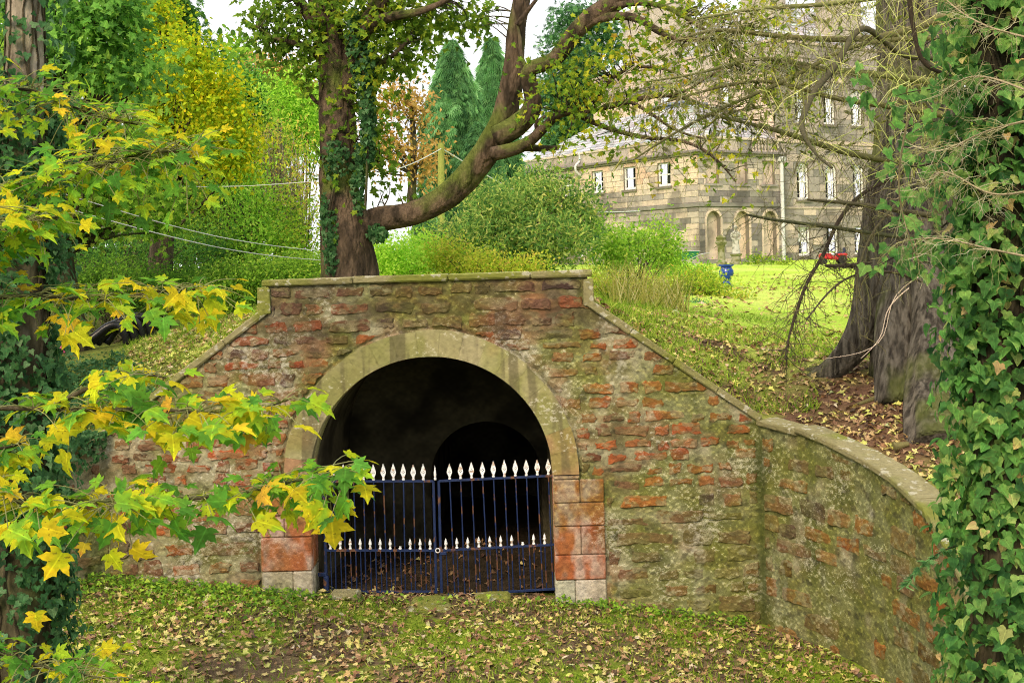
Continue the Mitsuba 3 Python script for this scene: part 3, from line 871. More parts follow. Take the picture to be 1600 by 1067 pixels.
def gate(side):
    g = thing('iron_gate', ('left' if side < 0 else 'right') + ' leaf of the blue iron gate with white spearheads in the arch', 'gate')
    xo, xi = (-2.2, -.955) if side < 0 else (.475, -.895)
    rail = lambda x: 1.25 - .028 * (1 - abs(x - xi) / abs(xo - xi))  # noqa: E731
    mid = lambda x: .47 - .035 * (1 - abs(x - xi) / abs(xo - xi))  # noqa: E731
    bot = lambda x: .0 - (.05 if side > 0 else .03) * (1 - abs(x - xi) / abs(xo - xi)) - (.03 if side > 0 else 0)  # noqa: E731
    for nm, fn in (('top_rail', rail), ('middle_rail', mid), ('bottom_rail', bot)):
        m = obox((xo, GY - .008, fn(xo) - .014), (xi - xo, 0, fn(xi) - fn(xo)), (0, .016, 0), (0, 0, .028), .003)
        part(g, nm, m, 'blue_iron')
    part(g, 'hanging_stile', cbox(xo - .016, xo + .016, GY - .016, GY + .016, bot(xo) - .07, rail(xo) + (.0 if side < 0 else .06), .004), 'blue_iron')
    part(g, 'meeting_stile', cbox(xi - .015, xi + .015, GY - .014 + side * .003, GY + .014 + side * .003, bot(xi) - .02, rail(xi), .004), 'blue_iron')
    n = 10
    for q in range(1, n + 1):
        x = xo + (xi - xo) * q / (n + 1)
        ln = .012 * side
        part(g, 'bar', rod(x, bot(x), rail(x), .0085, lean=.01 + ln + .005 * rng.normal()), 'blue_iron', smooth=True)
        part(g, 'spearhead', spear(x, rail(x) + .014, .185 + .004 * rng.normal()), 'white_iron')
    for q in range(n + 1):
        x = xo + (xi - xo) * (q + .5) / (n + 1)
        part(g, 'short_bar', rod(x, bot(x), mid(x), .007, lean=.006 + .004 * rng.normal()), 'blue_iron', smooth=True)
        part(g, 'small_spearhead', spear(x, mid(x) + .014, .125, broken=(q == 3 and side > 0) or (q == 7 and side < 0), big=False), 'white_iron')
    for z in ((.2, 1.0) if side < 0 else (.1, 1.1)):
        part(g, 'hinge', cbox(min(xo, xo + side * .08) - .01, max(xo, xo + side * .08) + .01, GY - .02, GY + .02, z - .022, z + .022, .006), 'blue_iron')
    if side < 0:
        part(g, 'bottom_shoe', cbox(xo - .03, xo + .03, GY - .03, GY + .03, bot(xo) - .06, bot(xo) + .18, .008), 'blue_iron')
        part(g, 'centre_spike', lathe([(0, 0), (.014, 0), (.016, .015), (.011, .03), (.015, .06), (.012, .1), (0, .17)], np.array([xi + .02, GY, rail(xi) + .014]), 8), 'white_iron')
    else:
        part(g, 'end_spearhead', spear(xo, rail(xo) + .07, .185), 'white_iron')
        part(g, 'lock_plate', cbox(xi - .01, xi + .07, GY - .024, GY + .02, mid(xi) - .05, mid(xi) - .015, .006), 'blue_iron')
        part(g, 'latch_ring', (lambda m: (np.array(m.vertices) @ np.array([[1, 0, 0], [0, 0, 1], [0, -1, 0]]) + [xi - .03, GY - .02, mid(xi) + .005], np.array(m.faces)))(trimesh.creation.torus(.024, .006, 16, 6)), 'white_iron')


gate(-1)
gate(1)

# threshold and step stones
for (a, b, c, d, zz, lab) in [((540, 932), (470, 0), .34, .1, -.08, 'pale flat threshold stone under the left gate leaf'), ((672, 938), (0, 0), .42, .12, -.13, 'mossy doorstep slab at the foot of the gate centre'),
                              ((770, 940), (0, 0), .4, .1, -.16, 'dark threshold stone under the right gate leaf'), ((670, 952), (0, 0), .5, .1, -.17, 'lower worn stone step before the gate centre')]:
    yc = 14.32 if 'threshold' in lab else 14.14 if 'doorstep' in lab else 13.95
    c0 = P(a[0], a[1], yc)
    zt = float(low_z(c0[0], yc)) + (.07 if 'threshold' in lab else .06 if 'doorstep' in lab else .04)
    m = trimesh.Trimesh(*cbox(c0[0] - c / 2, c0[0] + c / 2, yc - .1, yc + .16, zt - .16, zt, .03), process=False).subdivide_to_size(.07)
    vv = np.array(m.vertices)
    vv += .03 * (meshkit.fbm(vv * 6, 3, 9)[:, None] - .5)
    whole('step_stone', (vv, np.array(m.faces)), 'coping', lab, 'stone', smooth=40)


# ---------------------------------------------------------------- the house: corner of its low wing, then along its two faces
HC = np.array([11.76, 80.0])
EA, EB = np.array([.83, .558]), np.array([-.558, .83])
HB = 3.2


def H(a, b, z):
    a, b, z = np.broadcast_arrays(np.asarray(a, float), np.asarray(b, float), np.asarray(z, float))
    return np.stack([HC[0] + EA[0] * a + EB[0] * b, HC[1] + EA[1] * a + EB[1] * b, z], -1)


def hb(a0, a1, b0, b1, z0, z1, c=.03):
    v, f = cbox(a0, a1, b0, b1, z0, z1, c)
    return H(v[:, 0], v[:, 1], v[:, 2]), f


house = thing('country_house', 'large tan and soot blackened sandstone country house with slate roofs across the lawn', 'house')


def face_r(b0): return lambda s, z, d: H(s, b0 - np.asarray(d), z)          # looks towards the viewer


def face_l(a0): return lambda s, z, d: H(a0 - np.asarray(d), s, z)          # looks to the left


def ashlar(wall, M, s0, s1, z0, z1, holes, tone, course=.37, length=.85, seed=1, bonus=.0):
    r = np.random.default_rng(seed)
    z, row = z0, 0
    cut = unary_union([h.buffer(.03, join_style=2) for h in holes]) if holes else Polygon()
    rest = []
    while z < z1 - .05:
        zt = min(z + course, z1)
        s = s0 - (length * .5 if row % 2 else 0) * r.uniform(.8, 1.1)
        while s < s1:
            e = s + length * r.uniform(.75, 1.3)
            p = sbox(max(s, s0) + .012, z + .012, min(e, s1) - .012, zt - .012) if min(e, s1) - max(s, s0) > .1 else Polygon()
            if holes and not p.is_empty and p.intersects(cut): p = p.difference(cut)
            for g in getattr(p, 'geoms', [p]):
                if g.geom_type == 'Polygon' and g.area > .02:
                    m = extrude(g, -.02, .03 + .006 * r.random(), M)
                    if not len(m[0]): continue
                    m = (*m, flat_uv(len(m[0]), int(np.clip(tone((s + e) / 2, z, r), 0, 6) * 10.4), 'ashlar'))
                    if COUNT.get(wall + '__ashlar_block', 0) < 299: part(wall, 'ashlar_block', m, 'ashlar_mat')
                    else: rest.append(m)
            s = e
        z, row = zt, row + 1
    if rest: part(wall, 'far_blocks', join(rest), 'ashlar_mat', kind='stuff')


def backing(M, s0, s1, z0, z1, holes):
    p = sbox(s0, z0, s1, z1)
    if holes: p = p.difference(unary_union(holes))
    return extrude(p, -.35, 0, M)


def arched(c, w, z0, z1):
    return unary_union([sbox(c - w / 2, z0, c + w / 2, z1 - w / 2), Point(c, z1 - w / 2).buffer(w / 2, 12)])


def sash(M, s0, s1, z0, z1, cols=2, rows=2, arch=False, sill=True, blind=0.):
    w = house + '__' + 'sash_window'
    n = COUNT.get(w, 0)
    COUNT[w] = n + 1
    w = w if n == 0 else f'{w}_{n:03d}'
    c, ww = (s0 + s1) / 2, s1 - s0
    shape = arched(c, ww, z0, z1) if arch else sbox(s0, z0, s1, z1)
    inn = shape.buffer(-.07)
    part(w, 'frame', extrude(shape.difference(inn), -.2, -.08, M), 'white_paint')
    bars = [sbox(s0, (z0 + z1) / 2 - .045, s1, (z0 + z1) / 2 + .045), sbox(s0, z0, s1, z0 + .16)]
    bars += [sbox(s0 + ww * q / cols - .018, z0, s0 + ww * q / cols + .018, z1) for q in range(1, cols)]
    bars += [sbox(s0, z0 + (z1 - z0) * (q + .5) / rows - .016, s1, z0 + (z1 - z0) * (q + .5) / rows + .016) for q in range(rows)] if rows > 1 else []
    bars = unary_union(bars).intersection(inn)
    if cols > 1 or rows > 1: part(w, 'glazing_bars', extrude(bars, -.17, -.11, M), 'white_paint')
    else:
        for g in bars.geoms: part(w, 'sash_bar', extrude(g, -.17, -.11, M), 'white_paint')
    part(w, 'pane', extrude(inn.buffer(.01), -.145, -.143, M), 'pane_glass')
    part(w, 'reveal', extrude(shape.buffer(.2), -1.2, -1.0, M), 'room_dark')
    part(w, 'blind', extrude(sbox(s0, z1 - (z1 - z0) * blind, s1, z1).intersection(inn), -.3, -.28, M), 'white_paint') if blind else None
    if sill: part(w, 'sill', extrude(sbox(s0 - .15, z0 - .16, s1 + .15, z0 - .005), -.2, .14, M), 'joint_mat')
    return shape


# the low wing in front: left face (windows) and right face (niches)
ML, MR = face_l(0), face_r(0)
win = [sash(ML, b - .62, b + .62, 8.5, 10.0, cols=2 if q == 2 else 1, rows=2 if q == 2 else 1, blind=0) for q, b in enumerate((3.2, 6.7, 10.2))]
win.append(sash(ML, 13.2, 14.4, 8.5, 10.0))
niche = [arched(c, 1.22, HB + .5, 6.75) for c in (1.2, 3.68, 6.15)]
blankw = [sbox(c - .55, 8.5, c + .55, 10.0) for c in (1.2, 3.68, 6.15)]
ww = house + '__wing_wall'
COUNT[ww] = 1
part(ww, 'backing', join([backing(ML, 0.36, 19.5, HB - 1, 11.3, win), backing(MR, 0, 7.38, HB - 1, 11.3, niche + blankw)]), 'joint_mat')


def t_left(s, z, r):
    if z < 7.6: return r.choice([.4, 1.2, 1.6, 2, 3, 2.4]) if s < 7 else r.choice([2, 3, 1, 4])
    return r.choice([3, 4, 4, 5, 5, 6, 3.5, 2.2]) if z > 8.2 else r.choice([2, 3, 1.4, 4, 2.5])


def t_right(s, z, r):
    if z < 8.0: return r.choice([.2, .6, 1, 1.2, 1.6, 2.2, .4, 2.6])
    return r.choice([1, 1.4, 1.8, 2.2, 2.6, 1.6, 3.2])


ashlar(ww, MR, 0, 7.38, HB - .2, 7.0, niche, t_right, seed=3)
ashlar(ww, MR, 0, 7.38, 7.3, 10.3, blankw, t_right, seed=4)
ashlar(ww, ML, .0, 12, 3.4, 7.0, win, t_left, length=1.3, seed=5)
ashlar(ww, ML, .0, 19, 7.3, 10.3, win, t_left, length=1.3, seed=6)
ashlar(ww, ML, .0, 19, 10.6, 11.3, [], lambda s, z, r: r.choice([1.5, 2, 2.4, 3]), length=1.4, course=.7, seed=7)
ashlar(ww, MR, .0, 4.6, 10.6, 11.3, [], lambda s, z, r: r.choice([1, 2, 2.4]), length=1.4, course=.7, seed=8)
for c in (1.2, 3.68, 6.15):
    k = 52 if abs(c - 3.68) < .1 else 38
    sh = arched(c, 1.3, HB + .4, 6.8)
    m = extrude(sh, -.6, -.34, MR)
    part(ww, 'niche_back', (*m, flat_uv(len(m[0]), k, 'ashlar')), 'ashlar_mat')
    m = extrude(arched(c, 1.5, HB + .6, 6.9).difference(arched(c, 1.2, HB + .3, 6.75)), 0.0, .06, MR)
    part(ww, 'niche_arch', (*m, flat_uv(len(m[0]), 36, 'ashlar')), 'ashlar_mat')
    m = extrude(sbox(c - .6, 8.45, c + .6, 10.05), -.34, -.2, MR)
    part(ww, 'blank_window', (*m, flat_uv(len(m[0]), 34, 'ashlar')), 'ashlar_mat')
    m = extrude(sbox(c - .75, 8.34, c + .75, 8.47), -.1, .14, MR)
    part(ww, 'blank_sill', (*m, flat_uv(len(m[0]), 12, 'ashlar')), 'ashlar_mat')


def bands(owner, z0, z1, out, a0, a1, b0, b1, k, base=(0, 0)):
    """A moulding along both faces of a block whose corner is at base."""
    a, b = base
    m = join([hb(a - out, a1, b - out, b + .0, z0, z1, .02), hb(a - out - .002, a, b + .002, b1, z0 + .002, z1 - .002, .02)])
    part(owner, 'moulding', (*m, flat_uv(len(m[0]), k, 'ashlar')), 'ashlar_mat')


for z0, z1, out, k in ((7.02, 7.28, .12, 8), (10.3, 10.42, .16, 14), (10.42, 10.58, .34, 6), (11.3, 11.46, .12, 26)):
    bands(ww, z0, z1, out, 0, 7.4, 0, 19.5, k)
for q in range(9):
    m = lathe([(0, 10.6), (.1, 10.6), (.1, 10.68), (.05, 10.72), (.1, 10.88), (.05, 11.1), (.1, 11.2), (.1, 11.3), (0, 11.3)], H(4.8 + q * .28, .0, 0), 8)
    part(ww, 'baluster', (*m, flat_uv(len(m[0]), 24, 'ashlar')), 'ashlar_mat')


def slates(owner, p00, p10, p01, p11, rows, width=.5, seed=0):
    """Courses of slates over the roof plane p00-p10 (eaves) to p01-p11 (ridge)."""
    p00, p10, p01, p11 = (np.asarray(p, float) for p in (p00, p10, p01, p11))
    r = np.random.default_rng(seed)
    nrm = unit(np.cross(p10 - p00, p01 - p00))
    if nrm[2] < 0: nrm = -nrm
    V, F, U = [], [], []
    part(owner, 'roof_deck', (np.array([p00, p10, p11, p01]), np.array([[0, 1, 2], [0, 2, 3]])), 'slate_mat', uv=flat_uv(4, 30, 'slate'))
    for q in range(rows):
        A0, B0 = p00 + (p01 - p00) * q / rows, p10 + (p11 - p10) * q / rows
        A1, B1 = p00 + (p01 - p00) * (q + 1.15) / rows, p10 + (p11 - p10) * (q + 1.15) / rows
        n = max(1, int(np.linalg.norm(B0 - A0) / width))
        for s in range(n):
            u0, u1 = (s + .02) / n, (s + .98) / n
            e = nrm * (.05 + .015 * r.random())
            c = [A0 + (B0 - A0) * u0 + e, A0 + (B0 - A0) * u1 + e, A1 + (B1 - A1) * u1 + nrm * .02, A1 + (B1 - A1) * u0 + nrm * .02, A0 + (B0 - A0) * u0 + nrm * .01, A0 + (B0 - A0) * u1 + nrm * .01]
            F += [[x + len(V) for x in t] for t in ((0, 1, 2), (0, 2, 3), (4, 5, 1), (4, 1, 0))]
            V += c
            U.append(flat_uv(6, int(r.integers(0, 64)), 'slate'))
    part(owner, 'slates', (np.array(V), np.array(F), np.vstack(U)), 'slate_mat', kind='stuff')


rf = house + '__wing_roof'
COUNT[rf] = 1
E_ = [H(.3, .3, 11.35), H(.3, 19, 11.35), H(7.5, .3, 11.35)]
Tq = [H(3.6, 4.2, 14.0), H(3.6, 14.5, 14.0), H(7.5, 4.2, 14.0)]
slates(rf, E_[0], E_[1], Tq[0], Tq[1], 13, .55, 1)
slates(rf, E_[0], E_[2], Tq[0], Tq[2], 13, .55, 2)
part(rf, 'lead_flat', hb(3.6, 7.5, 4.2, 14.5, 13.9, 14.02), 'lead_mat')
part(rf, 'roof_light', join([hb(4.2, 6.2, 6, 9, 14.02, 14.4), hb(4.0, 6.4, 5.8, 9.2, 14.4, 14.55)]), 'lead_mat')
for q, b in enumerate((12.1, 19.0)):
    m = tube(spl([H(-.12, b, 11.5), H(-.12, b, 10.8), H(-.45, b, 10.5), H(-.45, b, 10.2), H(-.12, b, 9.9), H(-.12, b, 4)], 40), .085, 8)
    part(house, 'downpipe', m, 'pipe_paint', smooth=True)
m = tube([H(7.2, -.16, 10.2), H(7.2, -.16, HB)], .13, 8)
part(house, 'downpipe', m, 'pipe_paint', smooth=True)
part(house, 'rain_hopper', hb(6.98, 7.42, -.34, -.03, 10.0, 10.3), 'pipe_paint')

# the tall main block behind
MM, MS = face_r(.55), face_l(7.4)
wm = house + '__main_wall'
COUNT[wm] = 1
wins = []
for c in (9.9, 12.65, 15.4, 18.2):
    wins.append(sash(MM, c - .55, c + .55, 7.55, 10.0, cols=3, rows=3, arch=c < 14, blind=.25))
    wins.append(sash(MM, c - .55, c + .55, 12.7, 15.2, cols=3, rows=3, blind=.2))
    wins.append(sash(MM, c - .55, c + .55, HB + .6, HB + 2.5, cols=2, rows=2, blind=.5 if c < 10 else 0))
side_w = [sash(MS, c - .5, c + .5, 14.3, 15.9, sill=True) for c in (5.2, 11.5)]
part(wm, 'backing', join([backing(MM, 7.4, 24, HB - 1, 18.0, wins), backing(MS, .9, 20, 11, 18.0, side_w)]), 'joint_mat')
t_main = lambda s, z, r: r.choice([.9, 1.2, 1.5, 1.7, 2, .8, 2.3]) + (1.2 if r.random() < .12 else 0)  # noqa: E731
ashlar(wm, MM, 7.4, 18, HB - .2, 6.9, wins, t_main, .5, 1.2, 11)
ashlar(wm, MM, 7.4, 18, 7.1, 11.3, wins, t_main, .5, 1.2, 12)
ashlar(wm, MM, 7.4, 18, 11.6, 16.2, wins, t_main, .5, 1.2, 13)
ashlar(wm, MS, .6, 20, 12.2, 16.2, side_w, lambda s, z, r: r.choice([3, 4, 4.5, 5, 5, 3.6]), .5, 1.3, 14)
ashlar(wm, MS, .6, 20, 16.75, 18.0, [], lambda s, z, r: r.choice([2, 2.4, 2.8]), .6, 1.4, 15)
ashlar(wm, MM, 7.4, 18, 16.75, 18.0, [], lambda s, z, r: r.choice([2, 2.4, 1.5]), .6, 1.4, 16)
for z0, z1, out, k in ((6.92, 7.08, .08, 26), (11.32, 11.58, .1, 34), (16.2, 16.4, .15, 14), (16.55, 16.75, .5, 20), (18.0, 18.18, .12, 28)):
    bands(wm, z0, z1, out, 0, 24, 0, 20, k, base=(7.4, .55))
dent = [hb(7.4 - .38, 7.4, b, b + .22, 16.4, 16.56, .01) for b in np.arange(.9, 20, .5)] + [hb(a, a + .22, .55 - .38, .55, 16.4, 16.56, .01) for a in np.arange(7.4, 18, .5)]
dent = join(dent)
part(wm, 'dentils', (*dent, flat_uv(len(dent[0]), 12, 'ashlar')), 'ashlar_mat', kind='stuff')
rm = house + '__main_roof'
COUNT[rm] = 1
slates(rm, H(7.8, 1, 18.1), H(7.8, 20, 18.1), H(12, 5, 21.5), H(12, 16, 21.5), 12, .6, 3)
slates(rm, H(7.8, 1, 18.1), H(24, 1, 18.1), H(12, 5, 21.5), H(20, 5, 21.5), 12, .6, 4)
for a, b, w, l, zt in ((8.2, 11.0, 1.6, 6.2, 22.6), (9.5, 2.6, 1.4, 3.0, 22.5), (14.2, 1.6, 3.2, 1.4, 22.0)):
    ch = house + '__chimney_stack'
    n = COUNT.get(ch, 0); COUNT[ch] = n + 1
    ch = ch if n == 0 else f'{ch}_{n:03d}'
    m = hb(a, a + w, b, b + l, 17.9, zt)
    part(ch, 'shaft', (*m, flat_uv(len(m[0]), 22, 'ashlar')), 'ashlar_mat')
    m = hb(a - .15, a + w + .15, b - .15, b + l + .15, zt, zt + .3)
    part(ch, 'cap', (*m, flat_uv(len(m[0]), 26, 'ashlar')), 'ashlar_mat')
    for q in range(int(max(w, l) / 1.0)):
        p = H(a + w / 2 + (q * 1.0 - w / 2 + .5 if w > l else 0), b + l / 2 + (q * 1.0 - l / 2 + .5 if l >= w else 0), zt + .3)
        m = lathe([(.24, 0), (.2, .1), (.17, .7), (.22, .75), (.22, .85), (.15, .85), (.15, 0)], p, 10)
        part(ch, 'chimney_pot', (*m, flat_uv(len(m[0]), 48, 'ashlar')), 'ashlar_mat')

# garden things before the house


def on_lawn(px, Y):
    q = P(px, 430, Y)
    return np.array([q[0], Y, float(up_z(q[0], Y)[0])])


scene['statue_stone'] = princ(lambda p, n, uv: mix((.5, .49, .45), (.22, .22, .17), ss(.45, .7, fb(p.x * 6, p.y * 6, p.z * 6))), .8, .2)
scene['weathered_stone'] = princ(lambda p, n, uv: mix((.3, .29, .2), (.14, .15, .05), ss(.35, .65, fb(p.x * 5, p.y * 5, p.z * 5))), .9, .15)
scene['blue_glaze'] = princ((.012, .05, .28), .22, .6)
scene['green_paint'] = princ((.02, .16, .09), .4, .5)
scene['red_paint'] = princ((.5, .02, .03), .35, .5)
scene['navy_paint'] = princ((.015, .025, .09), .5, .4)
scene['pink_plastic'] = princ((.55, .09, .22), .4, .5)
scene['rubber'] = princ((.02, .02, .02), .8, .3)
scene['grey_metal'] = princ((.4, .4, .42), .4, .6)
scene['dark_timber'] = princ(lambda p, n, uv: mix((.03, .025, .018), (.09, .075, .05), fb(p.x * 3, p.y * 3, p.z * 40)), .9, .1)
scene['pole_wood'] = princ(lambda p, n, uv: mix((.2, .24, .045), (.34, .36, .1), fb(p.x * 14, p.y * 14, p.z * 2)), .9, .1)

q = on_lawn(1151, 76)
st = thing('garden_statue', 'pale robed stone statue on a pedestal before the middle niche', 'statue')
part(st, 'pedestal', join([lathe([(0, -.2), (.42, -.2), (.42, .12), (.3, .2), (.26, .5), (.36, .58), (.36, .66), (0, .66)], q, 12)]), 'weathered_stone', smooth=30)
fig = lathe([(0, .66), (.27, .66), (.25, .8), (.21, 1.1), (.185, 1.3), (.2, 1.5), (.165, 1.66), (.2, 1.8), (.21, 1.93), (.13, 2.0), (.055, 2.04), (.055, 2.1), (.09, 2.14), (.105, 2.22), (.085, 2.31), (0, 2.36)], q, 14)
fv = fig[0].copy()
fv[:, 1] = q[1] + (fv[:, 1] - q[1]) * .72
fv += .03 * (meshkit.fbm(fv * 7, 3, 3)[:, None] - .5)
arms = [tube(spl([q + [sd * .2, 0, 1.92], q + [sd * .27, -.02, 1.66], q + [sd * .14, -.17, 1.5]], 8), [.06, .045], 7) for sd in (-1, 1)]
part(st, 'figure', join([(fv, fig[1]), *arms]), 'statue_stone', smooth=40)
q = on_lawn(1128, 71)
whole('stone_pillar', lathe([(0, -.2), (.3, -.2), (.3, .25), (.21, .34), (.19, .9), (.22, 1.2), (.3, 1.28), (.34, 1.36), (.26, 1.5), (.3, 1.62), (.1, 1.75), (0, 1.78)], q, 14), 'weathered_stone', 'mossy broken topped stone pillar left of the pale statue', 'pillar', smooth=30)
q = on_lawn(1135, 44)
urn = thing('glazed_urn', 'bright blue glazed urn standing among the garden plants', 'urn')
part(urn, 'jar', lathe([(0, .0), (.13, .0), (.14, .05), (.11, .1), (.19, .22), (.25, .36), (.25, .46), (.19, .56), (.18, .6), (.26, .63), (.26, .68), (.2, .68), (.17, .58), (0, .5)], q + [0, 0, .12], 22), 'blue_glaze', smooth=35)
for a in np.arange(3) * 2.1:
    part(urn, 'foot', tube(spl([q + [.1 * math.cos(a), .1 * math.sin(a), .14], q + [.17 * math.cos(a), .17 * math.sin(a), .06], q + [.16 * math.cos(a), .16 * math.sin(a), -.03]], 6), [.035, .03], 6), 'blue_glaze')
q = on_lawn(1075, 66) + [0, 0, .12]
wb = thing('wheelbarrow', 'green tub wheelbarrow parked on the lawn edge before the house', 'wheelbarrow')
tub = trimesh.convex.convex_hull(np.array([(-.55, -.32, .75), (.6, -.32, .75), (.6, .32, .75), (-.55, .32, .75), (-.25, -.2, .32), (.35, -.2, .32), (.35, .2, .32), (-.25, .2, .32)]))
part(wb, 'tub', (np.array(tub.vertices) + q, np.array(tub.faces)), 'green_paint')
part(wb, 'rim', join([tube([q + a_, q + b_], .022, 6) for a_, b_ in (((-.55, -.32, .76), (.6, -.32, .76)), ((.6, -.32, .76), (.6, .32, .76)), ((.6, .32, .76), (-.55, .32, .76)), ((-.55, .32, .76), (-.55, -.32, .76)))]), 'grey_metal')
part(wb, 'wheel', (lambda m: (np.array(m.vertices) @ np.array([[1, 0, 0], [0, 0, 1], [0, -1, 0]]) + q + [-.62, 0, .19], np.array(m.faces)))(trimesh.creation.torus(.15, .045, 18, 8)), 'rubber', smooth=True)
for sd in (-1, 1):
    part(wb, 'handle', tube(spl([q + [-.62, sd * .05, .19], q + [.0, sd * .2, .3], q + [.75, sd * .28, .6], q + [1.1, sd * .28, .62]], 12), .02, 6), 'grey_metal')
    part(wb, 'leg', tube(spl([q + [.2, sd * .24, .36], q + [.45, sd * .24, .0], q + [.55, sd * .24, .02]], 8), .018, 6), 'grey_metal')
q = on_lawn(1302, 72)
tr = thing('garden_tractor', 'red ride on garden tractor parked on the lawn by the house wall', 'garden tractor')
part(tr, 'bonnet', (lambda m: (m[0] + q, m[1]))(cbox(-1.0, -.1, -.3, .3, .35, .8, .1)), 'red_paint')
part(tr, 'body', (lambda m: (m[0] + q, m[1]))(cbox(-.1, .95, -.42, .42, .3, .6, .06)), 'red_paint')
part(tr, 'mudguard', join([(lambda m: (m[0] + q, m[1]))(cbox(.3, 1.0, s, s + .28, .6, .78, .06)) for s in (-.5, .22)]), 'red_paint')
part(tr, 'seat', join([(lambda m: (m[0] + q, m[1]))(m) for m in (cbox(.35, .85, -.22, .22, .72, .86, .05), cbox(.78, .92, -.22, .22, .8, 1.2, .05))]), 'navy_paint')
part(tr, 'steering_wheel', (lambda m: (np.array(m.vertices) @ np.array([[.8, 0, .6], [0, 1, 0], [-.6, 0, .8]]) + q + [.02, 0, 1.12], np.array(m.faces)))(trimesh.creation.torus(.2, .025, 16, 6)), 'navy_paint')
part(tr, 'steering_column', tube([q + [-.15, 0, .75], q + [.02, 0, 1.12]], .025, 6), 'grey_metal')
for x, r_, w in ((-.72, .21, .16), (.62, .3, .22)):
    for sd in (-1, 1):
        m = lathe([(r_ * .4, -w / 2), (r_, -w / 2), (r_ * 1.02, 0), (r_, w / 2), (r_ * .4, w / 2), (0, w / 3), (0, -w / 3), (r_ * .4, -w / 2)], np.zeros(3), 18)
        part(tr, 'wheel', (m[0] @ np.array([[1, 0, 0], [0, 0, 1], [0, -1, 0]]) + q + [x, sd * .4, r_], m[1]), 'rubber', smooth=35)

for k_ in [k_ for k_ in scene if k_.startswith(tr + '__')]: scene[k_]['to_world'] = T().translate(q.tolist()).scale(.76).translate((-q).tolist())

# left bank: pipes, bucket, shed, pole and wires
q = np.array([P(165, 505, 18.5)[0], 18.5, 0])
q[2] = float(up_z(q[0], q[1])[0])
bp = thing('plastic_pipe_heap', 'heap of bent black plastic pipes lying on the bank under the hedge', 'pipes')
for k_ in range(4):
    o = q + [-.28 + .1 * k_, .1 * k_, .03]
    part(bp, 'pipe', tube(spl([o + [-.12, 0, .02], o + [.12, .05, .16 + .05 * k_], o + [.4, .1, .3 + .03 * k_], o + [.5, .15, .16], o + [.52, .2, 0]], 18), .055 + .012 * (k_ % 2), 9, .1, k_, 20), 'black_plastic', smooth=True)
q = np.array([P(100, 522, 18.0)[0], 18.0, 0]); q[2] = float(up_z(q[0], q[1])[0]) + .05
bu = thing('plant_pot', 'small pink plastic plant pot on the bank beside the black pipes', 'plant pot')
part(bu, 'pot', lathe([(0, 0), (.055, 0), (.075, .14), (.085, .14), (.085, .17), (.07, .17), (.05, .02), (0, .02)], q, 16), 'pink_plastic', smooth=35)
q = P(175, 385, 29)
sh = thing('timber_shed', 'dark timber lean-to roof edge half hidden behind the maple leaves', 'shed')
zb = float(up_z(q[0], 29)[0])
for k_ in range(8):
    part(sh, 'board', cbox(q[0] - 1.0 + k_ * .26, q[0] - .75 + k_ * .26, 29.2, 29.24, zb - .2, q[2] - .02, .006), 'dark_timber')
part(sh, 'roof', obox((q[0] - 1.2, 28.7, q[2]), (2.3, 0, .12), (0, 2.2, .5), (0, -.02, .1), .02), 'dark_timber')
whole('utility_pole', tube([P(690, 470, 42), P(689, 224, 42)], [.13, .105], 12), 'pole_wood', 'yellowish timber utility pole behind the sycamore limb', 'pole', smooth=35)
for a, b, sag, r_, lab in ((P(690, 232, 42), P(1000, 330, 52), .8, .02, 'thin cable running from the timber pole towards the house'), (P(690, 232, 42), P(480, 275, 24), .3, .013, 'thin cable running left from the timber pole behind the sycamore trunk'),
                           (P(90, 300, 14), P(500, 392, 21), .12, .006, 'upper thin grey wire crossing the shrubs left of the sycamore trunk'), (P(90, 322, 13), P(520, 408, 20.6), .12, .006, 'lower thin grey wire crossing the shrubs left of the sycamore trunk'), (P(230, 290, 20), P(495, 283, 21), .05, .006, 'level thin wire reaching the sycamore trunk from the left')):
    whole('cable', tube(spl([a, (a + b) / 2 - [0, 0, sag], b], 24), r_, 5), 'pipe_paint', lab, 'cable')


# ---------------------------------------------------------------- trees and plants behind the wall
def rooted(px, py, Y):
    q = P(px, py, Y)
    q[2] = float(up_z(q[0], Y)[0]) - .1
    return q


def bush(name, label, cat, blobs, n, size, pal, k0=0, k1=63, stems=14, group=None, tm=None, gap=None, spread=.18, droop=.2, r0=.03, twig=(8, 40), Y=None, stretch=None, per=14, root=None, face=.6, bark='dark_bark'):
    """A shrub: stems from the ground into its clumps, twigs, and a crown of leaves."""
    t = thing(name, label, cat, group)
    c = np.mean([b[0] for b in blobs], 0)
    if root is None: root = np.array([c[0], c[1], float(up_z(c[0], c[1])[0]) - .1])
    m, q = foliage(blobs, n, size, pal, k0, k1, spread, tm, gap, per, droop, stretch=stretch, face=face)
    part(t, 'crown', m, 'leaf')
    if stems:
        tg = q[rng.choice(len(q), min(stems, len(q)), replace=False)]
        st = [tube(spl([root + rng.normal(size=3) * [.25, .25, 0], root + (x - root) * [.45, .45, .55] + rng.normal(size=3) * .12, x], 7), [r0, r0 * .25], 5) for x in tg]
        part(t, 'stems', join(st), bark, smooth=True)
    return t


